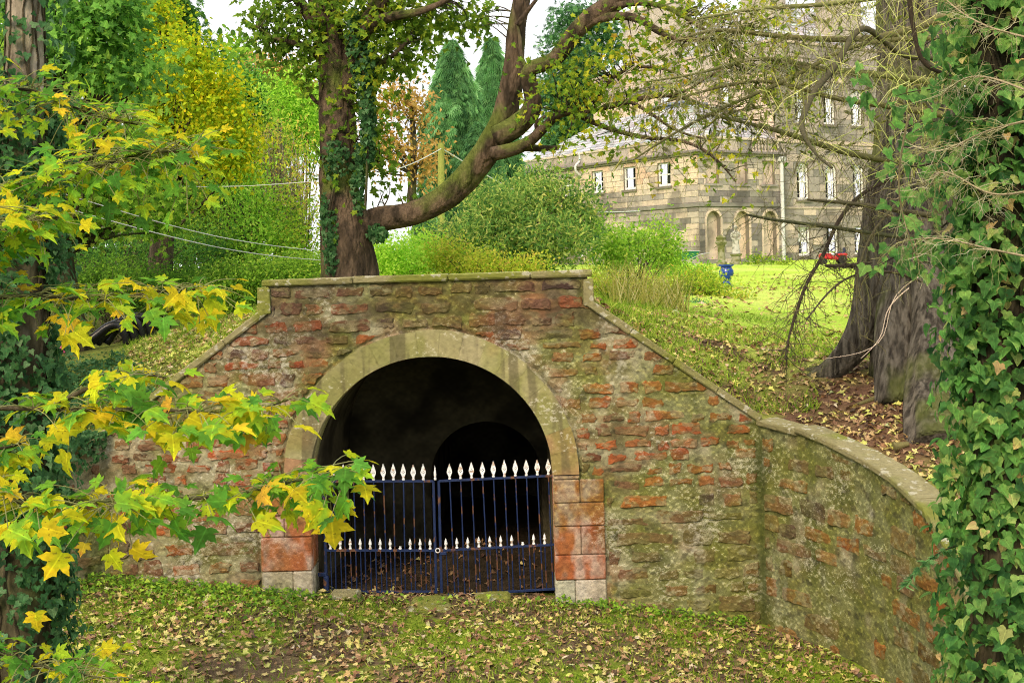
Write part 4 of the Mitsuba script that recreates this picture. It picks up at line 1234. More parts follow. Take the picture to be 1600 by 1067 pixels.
def tree(name, label, cat, base, top, r0, blobs, n, size, pal, k0=0, k1=63, nl=16, r1=None, group=None, bark='dark_bark', start=.35, trunk_sides=9, **kw):
    t = thing(name, label, cat, group)
    m, q = foliage(blobs, n, size, pal, k0, k1, **kw)
    part(t, 'crown', m, 'leaf')
    ax = spl([base, base + (top - base) * .5 + rng.normal(size=3) * .03 * np.linalg.norm(top - base), top], 14)
    part(t, 'trunk', tube(ax, [r0 * 1.25, r0, r0 * .7, r1 or r0 * .15], trunk_sides, .08, 3), bark, smooth=True)
    br = []
    for x in q[rng.choice(len(q), min(nl, len(q)), replace=False)]:
        u = np.clip((x[2] - base[2]) / (top[2] - base[2]) - .25 + .1 * rng.normal(), start, .95)
        o = ax[int(u * 13)]
        br += limbs(o, [x], r0 * .28 * (1.1 - u), .006, .06, 5, n=7)
    if br: part(t, 'branches', join(br), bark, smooth=True)
    return t


# cypresses far behind
def cypress(name, label, px, pyb, pyt, Y, halfw, n, pal='cypress', k=(0, 63), tier=1.0):
    b, tp = P(px, pyb, Y), P(px, pyt, Y)
    b[2] = min(b[2], float(up_z(b[0], Y)[0]))
    R = halfw * Y / FPX
    t = thing(name, label, 'conifer', 'tall cypresses beyond the garden' if name == 'cypress_tree' else None)
    h = tp[2] - b[2]
    u = rng.random(n) ** 1.1
    ang = rng.random(n) * 2 * np.pi
    prof = R * np.minimum(1, ((1 - u) * 3.2)) ** .7 * (.5 + .5 * (1 - u))
    bough = .82 + .3 * meshkit.noise(np.stack([np.cos(ang) * 2.2, np.sin(ang) * 2.2, u * h * .55], -1), 4)
    rr = prof * bough * (1 - .35 * rng.random(n) ** 2)
    pos = np.stack([b[0] + rr * np.cos(ang), Y + rr * np.sin(ang), b[2] + u * h], -1)
    out = np.stack([np.cos(ang), np.sin(ang), 0 * ang], -1)
    tip = out * .55 - [0, 0, .85] + rng.normal(size=(n, 3)) * .22
    tone = np.clip((bough - .82) / .3, 0, 1)
    kk = k[0] + (k[1] - k[0]) * np.clip(tone + .2 * rng.normal(size=n), 0, 1)
    part(t, 'crown', scatter(FROND, pos, tip, out + rv(n) * .4, h * .055 * (.6 + .6 * rng.random(n)) * tier, kk, pal, (.8, 1, 1)), 'leaf')
    part(t, 'trunk', tube([b, tp - [0, 0, h * .03]], [R * .13, .03], 8), 'dark_bark')
    return t


cypress('cypress_tree', 'tall dense bluish cypress seen left of the sycamore limb', 712, 330, 62, 62, 68, 7000)
cypress('cypress_tree', 'narrower paler cypress close behind the right side of the dense one', 775, 330, 58, 70, 52, 5200, k=(18, 63))
cypress('cypress_tree', 'dark cypress base showing under the limb beside the house roof', 750, 330, 190, 57, 60, 3600, k=(0, 45))

# layered pine behind the limb, right
bl = [pb(905, 30, 40, 18, 112), pb(885, 62, 30, 15, 112), pb(935, 52, 34, 13, 112), pb(955, 78, 26, 10, 112), pb(900, 100, 48, 18, 112), pb(880, 150, 42, 26, 112), pb(905, 195, 60, 30, 112), pb(885, 235, 40, 30, 112), pb(930, 135, 40, 16, 112)]
tree('pine_tree', 'dark layered pine rising behind the limb left of the house', 'pine', P(895, 330, 112), P(905, 12, 112),   .5, bl, 9000, .55, 'cypress', 0, 55, 20, spread=.7, tm=FROND, droop=-.1)
# amber, thinning larch like tree by the pole
bl = [pb(650, 165, 34, 20, 50), pb(670, 205, 34, 26, 50), pb(625, 150, 46, 30, 50), pb(600, 190, 50, 38, 50), pb(672, 235, 34, 20, 50), pb(620, 235, 60, 35, 50), pb(660, 268, 32, 24, 50), pb(580, 240, 40, 40, 50)]
tree('amber_tree', 'thinning amber autumn tree around the timber pole', 'tree', P(640, 340, 50), P(640, 130, 50), .16, bl, 4600, .19, 'amber', 0, 63, 50, spread=.3, tm=DIAMOND, gap=(.9, .47), per=8)
bl = [pb(430, 105, 40, 26, 55), pb(460, 130, 30, 22, 55), pb(410, 120, 30, 20, 55)]
tree('amber_tree', 'pale bare topped autumn tree behind the green shrubs left of the sycamore', 'tree', P(430, 330, 55), P(430, 85, 55), .14, bl, 1500, .18, 'amber', 10, 63, 60, spread=.35, tm=DIAMOND, per=8)

# thicket left of the sycamore: bright bushes and half bare grey ones
G = 'green thicket shrubs left of the sycamore'
bush('thicket_shrub', 'glossy dark topped bush at the head of the thicket left of the sycamore', 'shrub', [pb(395, 160, 48, 38, 33), pb(385, 130, 30, 22, 33)], 6500, .12, 'dark_green', 14, 63, spread=.2)
bush('thicket_shrub', 'bright lime bush close to the left side of the sycamore trunk', 'shrub', [pb(465, 165, 40, 40, 30), pb(445, 140, 30, 26, 30), pb(480, 210, 30, 40, 30)], 6000, .1, 'lime', 14, 63, spread=.2)
bush('thicket_shrub', 'half bare pinkish grey twiggy shrub with few leaves in the thicket', 'shrub', [pb(450, 250, 50, 55, 28), pb(425, 215, 36, 36, 28), pb(470, 310, 40, 50, 27)], 1900, .085, 'garden', 20, 63, stems=190, r0=.016, spread=.25, per=5, bark='pale_bark')
bush('thicket_shrub', 'tall loose light green shrub in the middle of the thicket', 'shrub', [pb(370, 280, 50, 70, 26), pb(400, 340, 55, 60, 25), pb(345, 230, 30, 40, 26), pb(425, 385, 50, 40, 24)], 6500, .085, 'lime', 8, 60, stems=80, r0=.018, spread=.2, per=7)
bush('thicket_shrub', 'spreading pale shrub right of the middle thicket shrub', 'shrub', [pb(470, 380, 50, 45, 24), pb(440, 330, 40, 40, 25), pb(300, 330, 50, 60, 26), pb(270, 260, 40, 60, 27)], 5600, .085, 'garden', 2, 44, stems=70, r0=.016, spread=.2, per=7)
bush('hedge_bush', 'dense clipped looking hedge bush just left of the parapet', 'hedge', [pb(450, 430, 62, 30, 20.5), pb(400, 440, 60, 36, 20), pb(345, 455, 62, 45, 19.8), pb(480, 415, 45, 22, 21)], 16000, .05, 'hedge', 4, 63, spread=.1, stems=40, r0=.012, tm=DIAMOND)
bush('hedge_bush', 'darker low end of the hedge over the black pipes', 'hedge', [pb(280, 450, 56, 40, 20), pb(225, 450, 55, 40, 20.5), pb(170, 440, 60, 46, 21), pb(120, 450, 50, 40, 21)], 11000, .055, 'hedge', 0, 40, spread=.11, stems=60, r0=.012, tm=DIAMOND)
bush('thicket_shrub', 'leafy shrub closing the gap low in the thicket above the hedge', 'shrub', [pb(320, 385, 50, 45, 25), pb(265, 350, 45, 50, 26), pb(370, 400, 40, 30, 25), pb(230, 300, 40, 60, 28)], 7500, .085, 'hedge', 4, 60, stems=40, r0=.016, spread=.2, per=8)
bush('hedge_bush', 'shady undergrowth behind the black pipes on the left bank', 'hedge', [pb(240, 390, 90, 45, 24), pb(140, 395, 90, 50, 24), pb(320, 400, 60, 40, 24), pb(40, 400, 70, 60, 22)], 9000, .07, 'dark_green', 0, 45, spread=.15, stems=60, r0=.02)

# broad golden tree and the dark green ones, upper left
bl = [pb(300, 95, 38, 38, 21), pb(335, 150, 44, 42, 21), pb(280, 160, 55, 50, 22), pb(370, 205, 30, 38, 21), pb(330, 230, 50, 40, 21), pb(270, 240, 50, 45, 22), pb(245, 60, 45, 45, 22), pb(215, 20, 50, 40, 22), pb(375, 250, 22, 22, 21), pb(210, 130, 60, 55, 23)]
tree('golden_tree', 'golden yellow and green leaved tree in the upper left', 'tree', rooted(240, 400, 22), P(260, 30, 22), .2, bl, 21000, .075, 'golden', 0, 38, 60, spread=.2, tm=ROUND, gap=(.5, .36), per=12)
bl = [pb(180, 50, 75, 45, 13), pb(120, 30, 70, 45, 13), pb(225, 105, 40, 35, 13), pb(160, 110, 60, 34, 13), pb(80, 60, 60, 50, 13.5), pb(190, 0, 50, 30, 13), pb(60, -20, 100, 40, 13.5)]
tree('maple_tree', 'blue green leaved tree behind the top of the ivy clad trunk, upper left', 'tree', rooted(20, 500, 16), P(110, -40, 13.2), .16, bl, 4600, .085, 'dark_green', 10, 63, 40, spread=.16, tm=SYC, gap=(.35, .42), per=10, face=.9)
bl = [pb(120, 200, 90, 70, 18), pb(200, 230, 70, 60, 19), pb(60, 150, 80, 80, 18), pb(160, 310, 120, 60, 18), pb(60, 300, 90, 80, 17), pb(250, 330, 60, 40, 20), pb(40, 40, 60, 80, 18)]
tree('maple_tree', 'mid green loose tree filling the gap behind the yellow maple leaves', 'tree', rooted(120, 480, 18.5), P(110, 30, 18), .18, bl, 9000, .09, 'hedge', 12, 63, 60, spread=.2, tm=SYC, gap=(.5, .42), per=10)
bl = [pb(285, 40, 18, 26, 26), pb(310, 85, 14, 10, 26), pb(270, 15, 26, 24, 26), pb(318, 78, 12, 9, 26)]
tree('pine_tree', 'dark pine boughs reaching into the sky beside the golden tree', 'pine', rooted(200, 420, 27), P(255, -60, 26), .2, bl, 1100, .2, 'dark_green', 0, 40, 18, spread=.15, tm=FROND)
for q, (a, b, Y_) in enumerate((((255, 55), (360, 130), 25.5), ((300, 95), (390, 110), 25.8))):
    pass

# rhododendron and the garden border
bl = [pb(860, 320, 75, 52, 27), pb(780, 345, 75, 55, 26), pb(720, 385, 75, 40, 25), pb(830, 285, 45, 26, 27.5), pb(905, 350, 36, 45, 27), pb(850, 380, 85, 40, 25.5), pb(760, 310, 40, 26, 27)]
bush('rhododendron', 'big rounded evergreen bush behind the parapet', 'rhododendron', bl, 17000, .12, 'rhodo', 2, 60, spread=.17, stems=50, r0=.03, stretch=(.75, 1, 1), per=9, droop=.1)
bush('garden_shrub', 'yellow green shrub just right of the sycamore trunk', 'shrub', [pb(620, 405, 42, 30, 22), pb(590, 395, 30, 24, 22.5), pb(655, 395, 34, 34, 23)], 6500, .06, 'lime', 30, 63, spread=.12, stems=30, r0=.01, tm=DIAMOND)
bush('garden_shrub', 'pale leafy shrub in front of the big evergreen bush', 'shrub', [pb(700, 400, 45, 30, 22.5), pb(755, 415, 50, 20, 22), pb(820, 418, 50, 14, 22)], 5600, .055, 'garden', 20, 52, spread=.12, stems=40, r0=.008, tm=DIAMOND)
bush('garden_shrub', 'tall straggling yellow green shrub before the house corner', 'shrub', [pb(985, 385, 42, 34, 30), pb(1030, 375, 36, 30, 31), pb(945, 375, 30, 40, 29), pb(1045, 400, 28, 20, 31), pb(960, 400, 30, 26, 29)], 5600, .1, 'hedge', 22, 63, spread=.17, stems=50, r0=.014, per=9)
bush('garden_shrub', 'low leafy yellow green plants around the blue urn', 'shrub', [pb(1060, 450, 40, 24, 28), pb(1110, 455, 36, 20, 28), pb(1150, 470, 26, 16, 27), pb(1095, 435, 40, 12, 30), pb(1160, 480, 20, 10, 27)], 5200, .075, 'garden', 6, 48, spread=.13, stems=50, r0=.008, per=8)
bush('garden_shrub', 'small blue grey mounded shrub at the edge of the border', 'shrub', [pb(1083, 482, 24, 14, 25)], 1700, .05, 'cypress', 10, 63, spread=.06, stems=10, r0=.006)
bush('garden_shrub', 'reddish brown fading plants at the right end of the border', 'shrub', [pb(1175, 482, 18, 12, 27), pb(1140, 490, 26, 8, 26.5)], 900, .06, 'garden', 44, 63, spread=.1, stems=40, r0=.005, per=6)
bush('garden_shrub', 'bright green bush beside the green wheelbarrow', 'shrub', [pb(1040, 410, 26, 16, 55), pb(1055, 430, 60, 8, 50)], 2600, .16, 'lime', 6, 50, spread=.25, stems=12, r0=.02)
bush('garden_shrub', 'low dark plants along the foot of the house wall', 'shrub', [pb(1180, 407, 16, 5, 74), pb(1205, 409, 12, 4, 74), pb(1225, 411, 12, 4, 73)], 900, .16, 'garden', 0, 40, spread=.2, stems=0)

bush('garden_shrub', 'straggly yellow green plants among the tall dry grass', 'shrub', [pb(950, 455, 34, 30, 22.5), pb(1000, 460, 30, 22, 23), pb(925, 440, 16, 26, 22)], 2600, .055, 'garden', 12, 50, spread=.12, stems=50, r0=.006, per=6)
# dry tall grass clump in the border
n = 620
g0 = np.stack([rng.uniform(1.6, 2.9, n), rng.uniform(20.5, 24.5, n)], 1)
g0 = np.c_[g0, up_z(g0[:, 0], g0[:, 1]) - .02]
tip = np.c_[rng.normal(size=(n, 2)) * .4, np.ones(n)]
mm = scatter(GRASS, g0, tip, rv(n) * [1, 1, .1], rng.uniform(.35, .85, n), rng.integers(0, 64, n), 'straw', (.5, 1, 1))
whole('dry_grass', mm, 'leaf', 'clump of tall straw coloured grass at the left end of the border', 'grass', kind='stuff')

# trees that close the view behind and beside
for q, (x, y, hgt, w, lab) in enumerate(((-34, 70, 17, 7, 'broad dark green woodland tree, leftmost of the background row'), (-24, 62, 15, 6, 'woodland tree in the far background left of the cypresses'), (-15, 76, 12, 6, 'low rounded woodland tree far behind the sycamore trunk'),
                                         (36, 95, 20, 8, 'dark woodland tree far behind the house, on the right'), (44, 70, 19, 8, 'dark woodland tree beyond the right end of the house'), (22, 40, 16, 5, 'green woodland tree right of the lawn behind the ivy'), (16, 27, 14, 4, 'shady woodland tree behind the conifer trunk'), (-44, 94, 18, 8, 'woodland tree far left beyond the golden tree, mostly hidden'), (-27, 96, 17, 8, 'woodland tree behind the thicket, mostly hidden'), (-19, 93, 17, 7, 'woodland tree behind the cypresses, mostly hidden'), (-36, 99, 18, 8, 'woodland tree behind the golden tree, mostly hidden'), (52, 82, 20, 8, 'tall woodland tree beside the far end of the house'), (62, 72, 20, 9, 'tall woodland tree beyond the right end of the lawn'), (74, 58, 20, 9, 'woodland tree out past the right of the lawn'))):
    z0 = float(up_z(x, y)[0])
    bl = [(np.array([x + rng.normal() * w * .4, y + rng.normal() * w * .3, z0 + hgt * u]), np.array([w * .5, w * .5, hgt * .14]) * (1.15 - .5 * u)) for u in (.25, .38, .5, .62, .75, .88) for _ in range(2)]
    tree('woodland_tree', lab, 'tree', np.array([x, y, z0 - .2]), np.array([x, y, z0 + hgt * .95]), .3, bl, 7500, .5, 'hedge', 4, 63, 24, spread=.5, tm=ROUND, per=12)


# ---------------------------------------------------------------- the sycamore behind the parapet
def pl(pts, Y0, Y1=None):
    """A polyline of photograph pixels carried from depth Y0 to Y1."""
    Y1 = Y0 if Y1 is None else Y1
    n = len(pts)
    return np.array([P(a, b, Y0 + (Y1 - Y0) * q / (n - 1)) for q, (a, b) in enumerate(pts)])


def px(w, Y): return w * Y / FPX / 2


SY = 19.0
syc = thing('sycamore_tree', 'big two stemmed sycamore with a curving limb standing behind the parapet', 'tree')
trunk = tube(spl(pl([(548, 470), (546, 420), (536, 340), (529, 270), (527, 200), (522, 120), (512, 50), (500, -20), (488, -140)], SY), 60), [px(w, SY) for w in (100, 82, 66, 58, 56, 52, 46, 38, 30)], 22, .16, 2, 2.2)
part(syc, 'trunk', trunk, 'sycamore_bark', smooth=True)
limb = tube(spl(pl([(548, 395), (575, 352), (625, 338), (680, 318), (725, 282), (762, 235), (785, 190), (800, 130), (806, 60), (815, 0), (822, -90)], SY, 18.2), 64), [px(w, SY) for w in (52, 43, 38, 40, 42, 40, 36, 30, 27, 24, 22)], 18, .16, 5, 2.4)
part(syc, 'limb', limb, 'sycamore_bark', smooth=True)
BR = [([(775, 215), (815, 190), (833, 160), (828, 110), (858, 98), (890, 62), (930, 22), (980, -8), (1040, -60)], (38, 34, 26, 24, 26, 28, 30, 26, 16), 18.2, 17.2),
      ([(828, 112), (815, 92), (812, 60), (808, 40)], (9, 8, 6, 4), 18, 18.2),
      ([(770, 240), (815, 228), (845, 205), (872, 180), (920, 172), (985, 158), (1040, 150), (1100, 165), (1130, 185)], (24, 20, 15, 12, 10, 8, 6, 4, 2), 18, 16.5),
      ([(815, 230), (845, 232), (873, 231)], (14, 11, 7), 18, 17.9),
      ([(845, 210), (838, 195), (852, 182)], (9, 7, 5), 17.9, 17.8),
      ([(910, 40), (955, 26), (1000, 32), (1040, 55), (1075, 62), (1130, 60)], (16, 13, 12, 10, 8, 5), 17.5, 16.6),
      ([(940, 15), (990, 5), (1040, 12), (1090, 40), (1140, 70)], (14, 10, 8, 6, 3), 17.4, 16.4),
      ([(900, 178), (935, 195), (965, 205), (1010, 215), (1070, 222), (1120, 250), (1150, 285)], (10, 8, 7, 6, 5, 4, 2), 17.5, 16.5),
      ([(985, 158), (1020, 180), (1060, 205), (1110, 218)], (6, 5, 4, 2), 17, 16.4),
      ([(930, 160), (960, 120), (1000, 105), (1050, 112), (1090, 130)], (8, 6, 5, 4, 2), 17.4, 16.6),
      ([(1040, 150), (1075, 140), (1110, 118), (1150, 100)], (6, 4, 3, 2), 16.8, 16.3),
      ([(525, 170), (545, 120), (562, 60), (590, 10), (620, -60)], (40, 34, 30, 26, 20), 19, 18.6),
      ([(560, 60), (600, 30), (650, 20), (700, 0), (740, -20)], (22, 18, 12, 8, 4), 18.7, 18),
      ([(522, 120), (500, 90), (470, 70), (430, 60), (400, 40)], (20, 14, 10, 6, 3), 19, 18.5),
      ([(512, 60), (480, 20), (450, -20), (410, -50)], (24, 20, 14, 8), 19, 18.6),
      ([(515, 160), (495, 160), (485, 148), (478, 135)], (9, 7, 5, 3), 19, 18.8),
      ([(550, 110), (580, 105), (610, 90), (640, 60)], (14, 10, 7, 4), 19, 18.5),
      ([(808, 40), (830, 10), (846, -10)], (10, 7, 4), 18, 17.8),
      ([(595, 250), (580, 258), (560, 262)], (5, 6, 8), 18.9, 19)]
ends = []
for pts, ws, a, b in BR:
    q = spl(pl(pts, a, b), 6 * len(pts))
    part(syc, 'branch', tube(q, [px(w, a) for w in ws], 9, .12, len(ends), 4), 'sycamore_bark', smooth=True)
    ends.append(q)
# leaves: (px, py, rx, ry, count, first tone, last tone)
LV = [(430, 20, 45, 40, 300, 0, 28), (470, 70, 50, 40, 330, 0, 30), (420, 60, 34, 26, 120, 0, 20), (520, 20, 60, 40, 380, 4, 40), (580, 30, 50, 45, 420, 6, 44), (640, 20, 50, 32, 330, 6, 40), (700, 22, 50, 26, 260, 4, 36), (745, 40, 26, 26, 90, 2, 26),
      (600, 90, 50, 36, 330, 4, 36), (650, 70, 40, 26, 150, 4, 36), (480, 125, 22, 36, 120, 0, 34), (560, 130, 26, 30, 130, 4, 40), (585, 160, 28, 24, 60, 4, 60), (600, 210, 26, 30, 60, 0, 22), (640, 105, 22, 20, 40, 2, 30), (610, 300, 26, 26, 40, 0, 20), (590, 260, 24, 26, 40, 0, 24),
      (545, 200, 18, 60, 60, 6, 30), (515, 250, 18, 50, 60, 4, 30), (575, 240, 16, 30, 60, 2, 26), (545, 330, 18, 30, 30, 4, 30),
      (895, 112, 44, 36, 230, 2, 38), (868, 155, 34, 30, 150, 2, 34), (930, 150, 54, 32, 300, 2, 38), (965, 110, 50, 28, 220, 4, 46), (900, 190, 30, 16, 110, 10, 46), (990, 95, 30, 20, 120, 10, 60), (1010, 180, 50, 26, 150, 6, 50), (960, 215, 50, 16, 70, 4, 54), (1060, 215, 45, 26, 120, 8, 50), (1050, 140, 45, 20, 110, 6, 54), (1120, 205, 45, 40, 140, 10, 50),
      (1000, 60, 44, 26, 110, 4, 34), (1060, 60, 50, 30, 240, 4, 40), (1130, 90, 50, 36, 240, 6, 44), (1110, 20, 60, 26, 330, 8, 44), (1190, 40, 50, 40, 300, 8, 44), (1180, 130, 50, 36, 160, 10, 46), (1240, 150, 40, 40, 120, 8, 40), (1220, 175, 26, 20, 80, 4, 30), (1150, 270, 40, 36, 70, 6, 44), (880, 250, 20, 12, 18, 0, 20), (1010, 16, 40, 16, 90, 0, 30)]
ms, tws = [], []
allp = np.vstack(ends + [limb[0][::9], trunk[0][::9]])
for (a, b, rx, ry, n, k0, k1) in LV:
    Yd = 18.8 if a < 800 else 17.0
    c, r = pb(a, b, rx, ry, Yd)
    m, q = foliage([(c, r)], int(n * (1.1 if a < 800 else .85)), .1 if a < 800 else .08, 'sycamore', max(0, k0 - 6) if a < 800 else k0, k1 - 8 if a < 800 else k1, .15 if a < 800 else .3, SYC, None, 6, .5, .5, face=.45)
    ms.append(m)
    for x in q[::2]:
        o = allp[np.argmin(np.linalg.norm(allp - x, axis=1) + rng.random(len(allp)) * .15)]
        if np.linalg.norm(o - x) < 2.2: tws += limbs(o, [x], .011, .003, .05, 4, n=6)
part(syc, 'foliage', join(ms), 'leaf', kind='stuff')
part(syc, 'twigs', join(tws), 'dark_bark', kind='stuff')
# ivy on its trunk
iv = thing('climbing_ivy', 'dark ivy climbing the trunk and limb foot of the sycamore', 'ivy')
ms = []
for (a, b, rx, ry, n) in ((520, 380, 14, 60, 700), (575, 190, 12, 80, 900), (570, 110, 20, 50, 500), (556, 60, 16, 50, 330), (590, 362, 16, 16, 200), (510, 340, 8, 40, 200), (525, 250, 22, 40, 260), (560, 280, 12, 60, 300)):
    c, r = pb(a, b, rx, ry, 18.75, .3)
    pos = c + rv(n) * r * (rng.random((n, 1)) ** .4)
    ms.append(scatter(IVY, pos, rv(n) * .4 - [0, .1, .8], rv(n) * .5 - [0, 1, -.4], .06 * (.7 + .6 * rng.random(n)), rng.integers(4, 64, n), 'darkivy'))
part(iv, 'leaves', join(ms), 'leaf', kind='stuff')
part(iv, 'stem', join([tube(spl(pl([(515, 430), (510, 360), (520, 300), (530, 240)], 18.6), 14), .02, 5), tube(spl(pl([(570, 340), (574, 240), (572, 150), (558, 60)], 18.6), 14), .02, 5)]), 'dark_bark')

# ---------------------------------------------------------------- the conifer right, its roots and its dead hanging branches
cf = thing('conifer_tree', 'old fluted conifer with flaring roots and dead twiggy branches, right of the lawn', 'conifer')


def fluted(pts, rad, seed, sides=48, n=70, groove=.2):
    """A ridged conifer stem along pixel-free points."""
    p = spl(pts, n)
    v, f = tube(p, rad, sides)
    c = np.repeat(p, sides, 0)
    d = v[:-2] - c
    r_ = np.linalg.norm(d, axis=1, keepdims=True)
    a_ = np.tile(np.arange(sides) / sides * 2 * np.pi, n)
    q = np.stack([np.cos(a_) * 2.2, np.sin(a_) * 2.2, c[:, 2] * .5], -1)
    g = groove * 2 * (meshkit.fbm(q, 3, seed) - .5) + .05 * (meshkit.fbm(q * [5, 5, 3.5], 3, seed + 3) - .5)
    v[:-2] = c + d * (1 + g[:, None])
    return v, f


def foot(x, y, dz=-.15): return [x, y, float(up_z(x, y)[0]) + dz]


stems = [fluted([foot(5.0, 15.5), [5.0, 15.5, 4], [4.98, 15.4, 8], [4.96, 15.3, 13], [4.95, 15.3, 17]], [.66, .52, .46, .42, .36, .3], 3, 64),
         fluted([foot(4.42, 14.5), [4.46, 14.75, 2.6], [4.62, 15.0, 3.8], [4.78, 15.2, 6], [4.9, 15.3, 9]], [.36, .25, .225, .21, .2, .16], 5),
         fluted([foot(4.42, 13.35, -.2), [4.5, 13.75, 2.0], [4.72, 14.4, 2.9], [4.85, 14.9, 4.2], [4.95, 15.2, 7]], [.36, .24, .2, .18, .12], 7),
         fluted([foot(3.55, 16.0, -.16), [3.98, 15.85, 2.3], [4.3, 15.7, 2.75], [4.5, 15.55, 3.6], [4.75, 15.4, 6]], [.08, .2, .3, .3, .24, .14], 9),
         fluted([foot(5.6, 14.0, -.2), [5.5, 14.4, 2.4], [5.3, 15, 3.6], [5.1, 15.3, 6]], [.34, .24, .2, .14], 11),
         fluted([foot(3.5, 16.3, -.06), foot(3.8, 16.1, .0), [4.15, 15.85, 2.36]], [.03, .07, .1], 13, 16, 20)]
part(cf, 'trunk', join(stems), 'conifer_bark', smooth=True)


def twigs(line, n, L, droop, rad, seed, k=(10, 45), side=None, sub=3, t0=.1):
    """Dead side twigs along a branch, each with smaller ones."""
    r = np.random.default_rng(seed)
    out = []
    m = len(line)
    for _ in range(n):
        u = r.uniform(t0, 1) * (m - 1.001)
        o = line[int(u)] + (line[int(u) + 1] - line[int(u)]) * (u % 1)
        ax = unit(line[min(int(u) + 1, m - 1)] - line[max(int(u) - 1, 0)])
        d = unit(r.normal(size=3) * [1, .8, .6] + ax * .5 - [0, 0, droop])
        if side is not None: d = unit(d + side)
        l = L * r.uniform(.35, 1.2)
        p = np.array([o, o + d * l * .4 + r.normal(size=3) * .06 * l, o + d * l * .75 - [0, 0, droop * .12 * l] + r.normal(size=3) * .08 * l, o + d * l - [0, 0, droop * .3 * l]])
        kk = r.integers(*k)
        s = spl(p, 6)
        out.append(tube(s, [rad, rad * .45], 3, k=kk, pal='twig'))
        for _ in range(sub):
            w = r.integers(1, 6)
            d2 = unit(d * .7 + r.normal(size=3) * .8 - [0, 0, droop * .6])
            l2 = l * r.uniform(.15, .5)
            out.append(tube(np.array([s[w], s[w] + d2 * l2 * .5 + r.normal(size=3) * .04 * l2, s[w] + d2 * l2 - [0, 0, droop * .2 * l2]]), [rad * .6, rad * .3], 3, k=np.clip(kk + r.integers(-8, 9), 0, 63), pal='twig'))
    return out


CB = [  # pixels, widths, depths, twig count, length, droop, tone
    ([(1470, 262), (1370, 248), (1300, 232), (1235, 210), (1165, 192), (1105, 178)], (14, 10, 9, 8, 5, 3), 14.6, 11.5, 60, .5, .9, 24),
    ([(1460, 90), (1400, 80), (1350, 45), (1310, 95), (1275, 140), (1256, 180), (1254, 205), (1275, 240), (1300, 262)], (9, 9, 9, 9, 10, 9, 8, 5, 3), 12.5, 9.8, 46, .34, .5, 16),
    ([(1465, 230), (1400, 275), (1345, 305), (1305, 355), (1285, 400), (1262, 440), (1245, 485), (1232, 530), (1227, 560)], (6, 6, 6, 6, 6, 5, 5, 4, 2), 14.4, 12.6, 95, .62, .4, 8),
    ([(1470, 340), (1400, 328), (1330, 318), (1262, 312)], (10, 8, 6, 3), 14.5, 12.5, 34, .45, .5, 22),
    ([(1480, 372), (1390, 368), (1300, 355), (1220, 345), (1165, 335)], (9, 7, 6, 5, 3), 14.5, 12.2, 50, .5, .4, 20),
    ([(1480, 25), (1390, 55), (1300, 62), (1200, 55), (1120, 48), (1050, 66)], (14, 11, 9, 7, 5, 2), 14.5, 10.5, 120, .55, .6, 30),
    ([(1470, 130), (1380, 118), (1290, 108), (1190, 92), (1110, 110), (1010, 128)], (13, 10, 8, 6, 4, 2), 14.5, 10.8, 130, .6, .6, 32),
    ([(1460, 60), (1330, 75), (1240, 120), (1150, 160), (1060, 205), (990, 250)], (8, 7, 6, 5, 4, 2), 13, 11, 70, .5, .5, 26),
    ([(1475, 180), (1380, 165), (1290, 150), (1200, 128), (1110, 140), (1040, 160)], (11, 9, 7, 5, 4, 2), 14.2, 11, 90, .55, .7, 30),
    ([(1470, -20), (1380, -5), (1280, 8), (1180, 15), (1090, 30)], (12, 9, 7, 5, 3), 14, 10.5, 120, .5, .5, 32),
    ([(1440, 440), (1390, 425), (1330, 432), (1290, 462), (1260, 500)], (4, 4, 3, 3, 2), 13.5, 12, 26, .4, .5, 14),
    ([(1360, 410), (1330, 415), (1290, 415)], (5, 8, 4), 13, 12.4, 40, .22, .1, 8),
    ([(1420, 300), (1355, 380), (1338, 470), (1345, 530)], (4, 4, 3, 2), 13, 12.4, 22, .3, .4, 16),
]
tws = []
for q_, (pts, ws, a, b, n, L, dr_, kk) in enumerate(CB):
    line = spl(pl(pts, a, b), 5 * len(pts))
    m = tube(line, [px(w, a) for w in ws], 7, .2, q_, 9)
    part(cf, 'branch', (*m, flat_uv(len(m[0]), kk, 'twig')), 'twig', smooth=True)
    tws += twigs(line, int(n * (.95 if 5 <= q_ <= 9 else 1.1)), L, dr_, .0045, 100 + q_, (max(0, kk - 6), kk + 20))
part(cf, 'twigs', join(tws), 'twig', kind='stuff')
# mossy lichen beards on the upper boughs
bd, r = [], np.random.default_rng(5)
mt = []
for q_ in (5, 6, 7, 8, 9, 0):
    pts, ws, a, b = CB[q_][:4]
    line = spl(pl(pts, a, b), 60)
    n = 85
    o = line[r.integers(0, 60, n)] + r.normal(size=(n, 3)) * [.16, .3, .13]
    mt.append(scatter(FROND, o, unit(np.c_[r.normal(size=n) * .9, r.normal(size=n) * .7, -.45 - .3 * r.random(n)]), rv(n),   .15 * (.5 + .8 * r.random(n)), r.integers(0, 64, n), 'needles', (.3, 1, 1)))
part(cf, 'needle_sprays', join(mt), 'leaf', kind='stuff')

# long thin strands drooping from the upper boughs
st, r = [], np.random.default_rng(15)
for _ in range(360):
    a, b = 1180 + 330 * r.random() ** .8, -30 + 300 * r.random() ** 1.4
    o = P(a, b, r.uniform(8.5, 13.5))
    d = np.array([r.normal() * .6, r.normal() * .5, -.25 - .5 * r.random()])
    l = r.uniform(.15, .5)
    st.append(tube(np.array([o, o + d * l * .5 + [0, 0, .04 * l], o + d * l - [0, 0, .25 * l]]), [.0038, .0018], 3, k=int(r.integers(4, 60)), pal='needles'))
part(cf, 'hanging_strands', join(st), 'twig', kind='stuff')

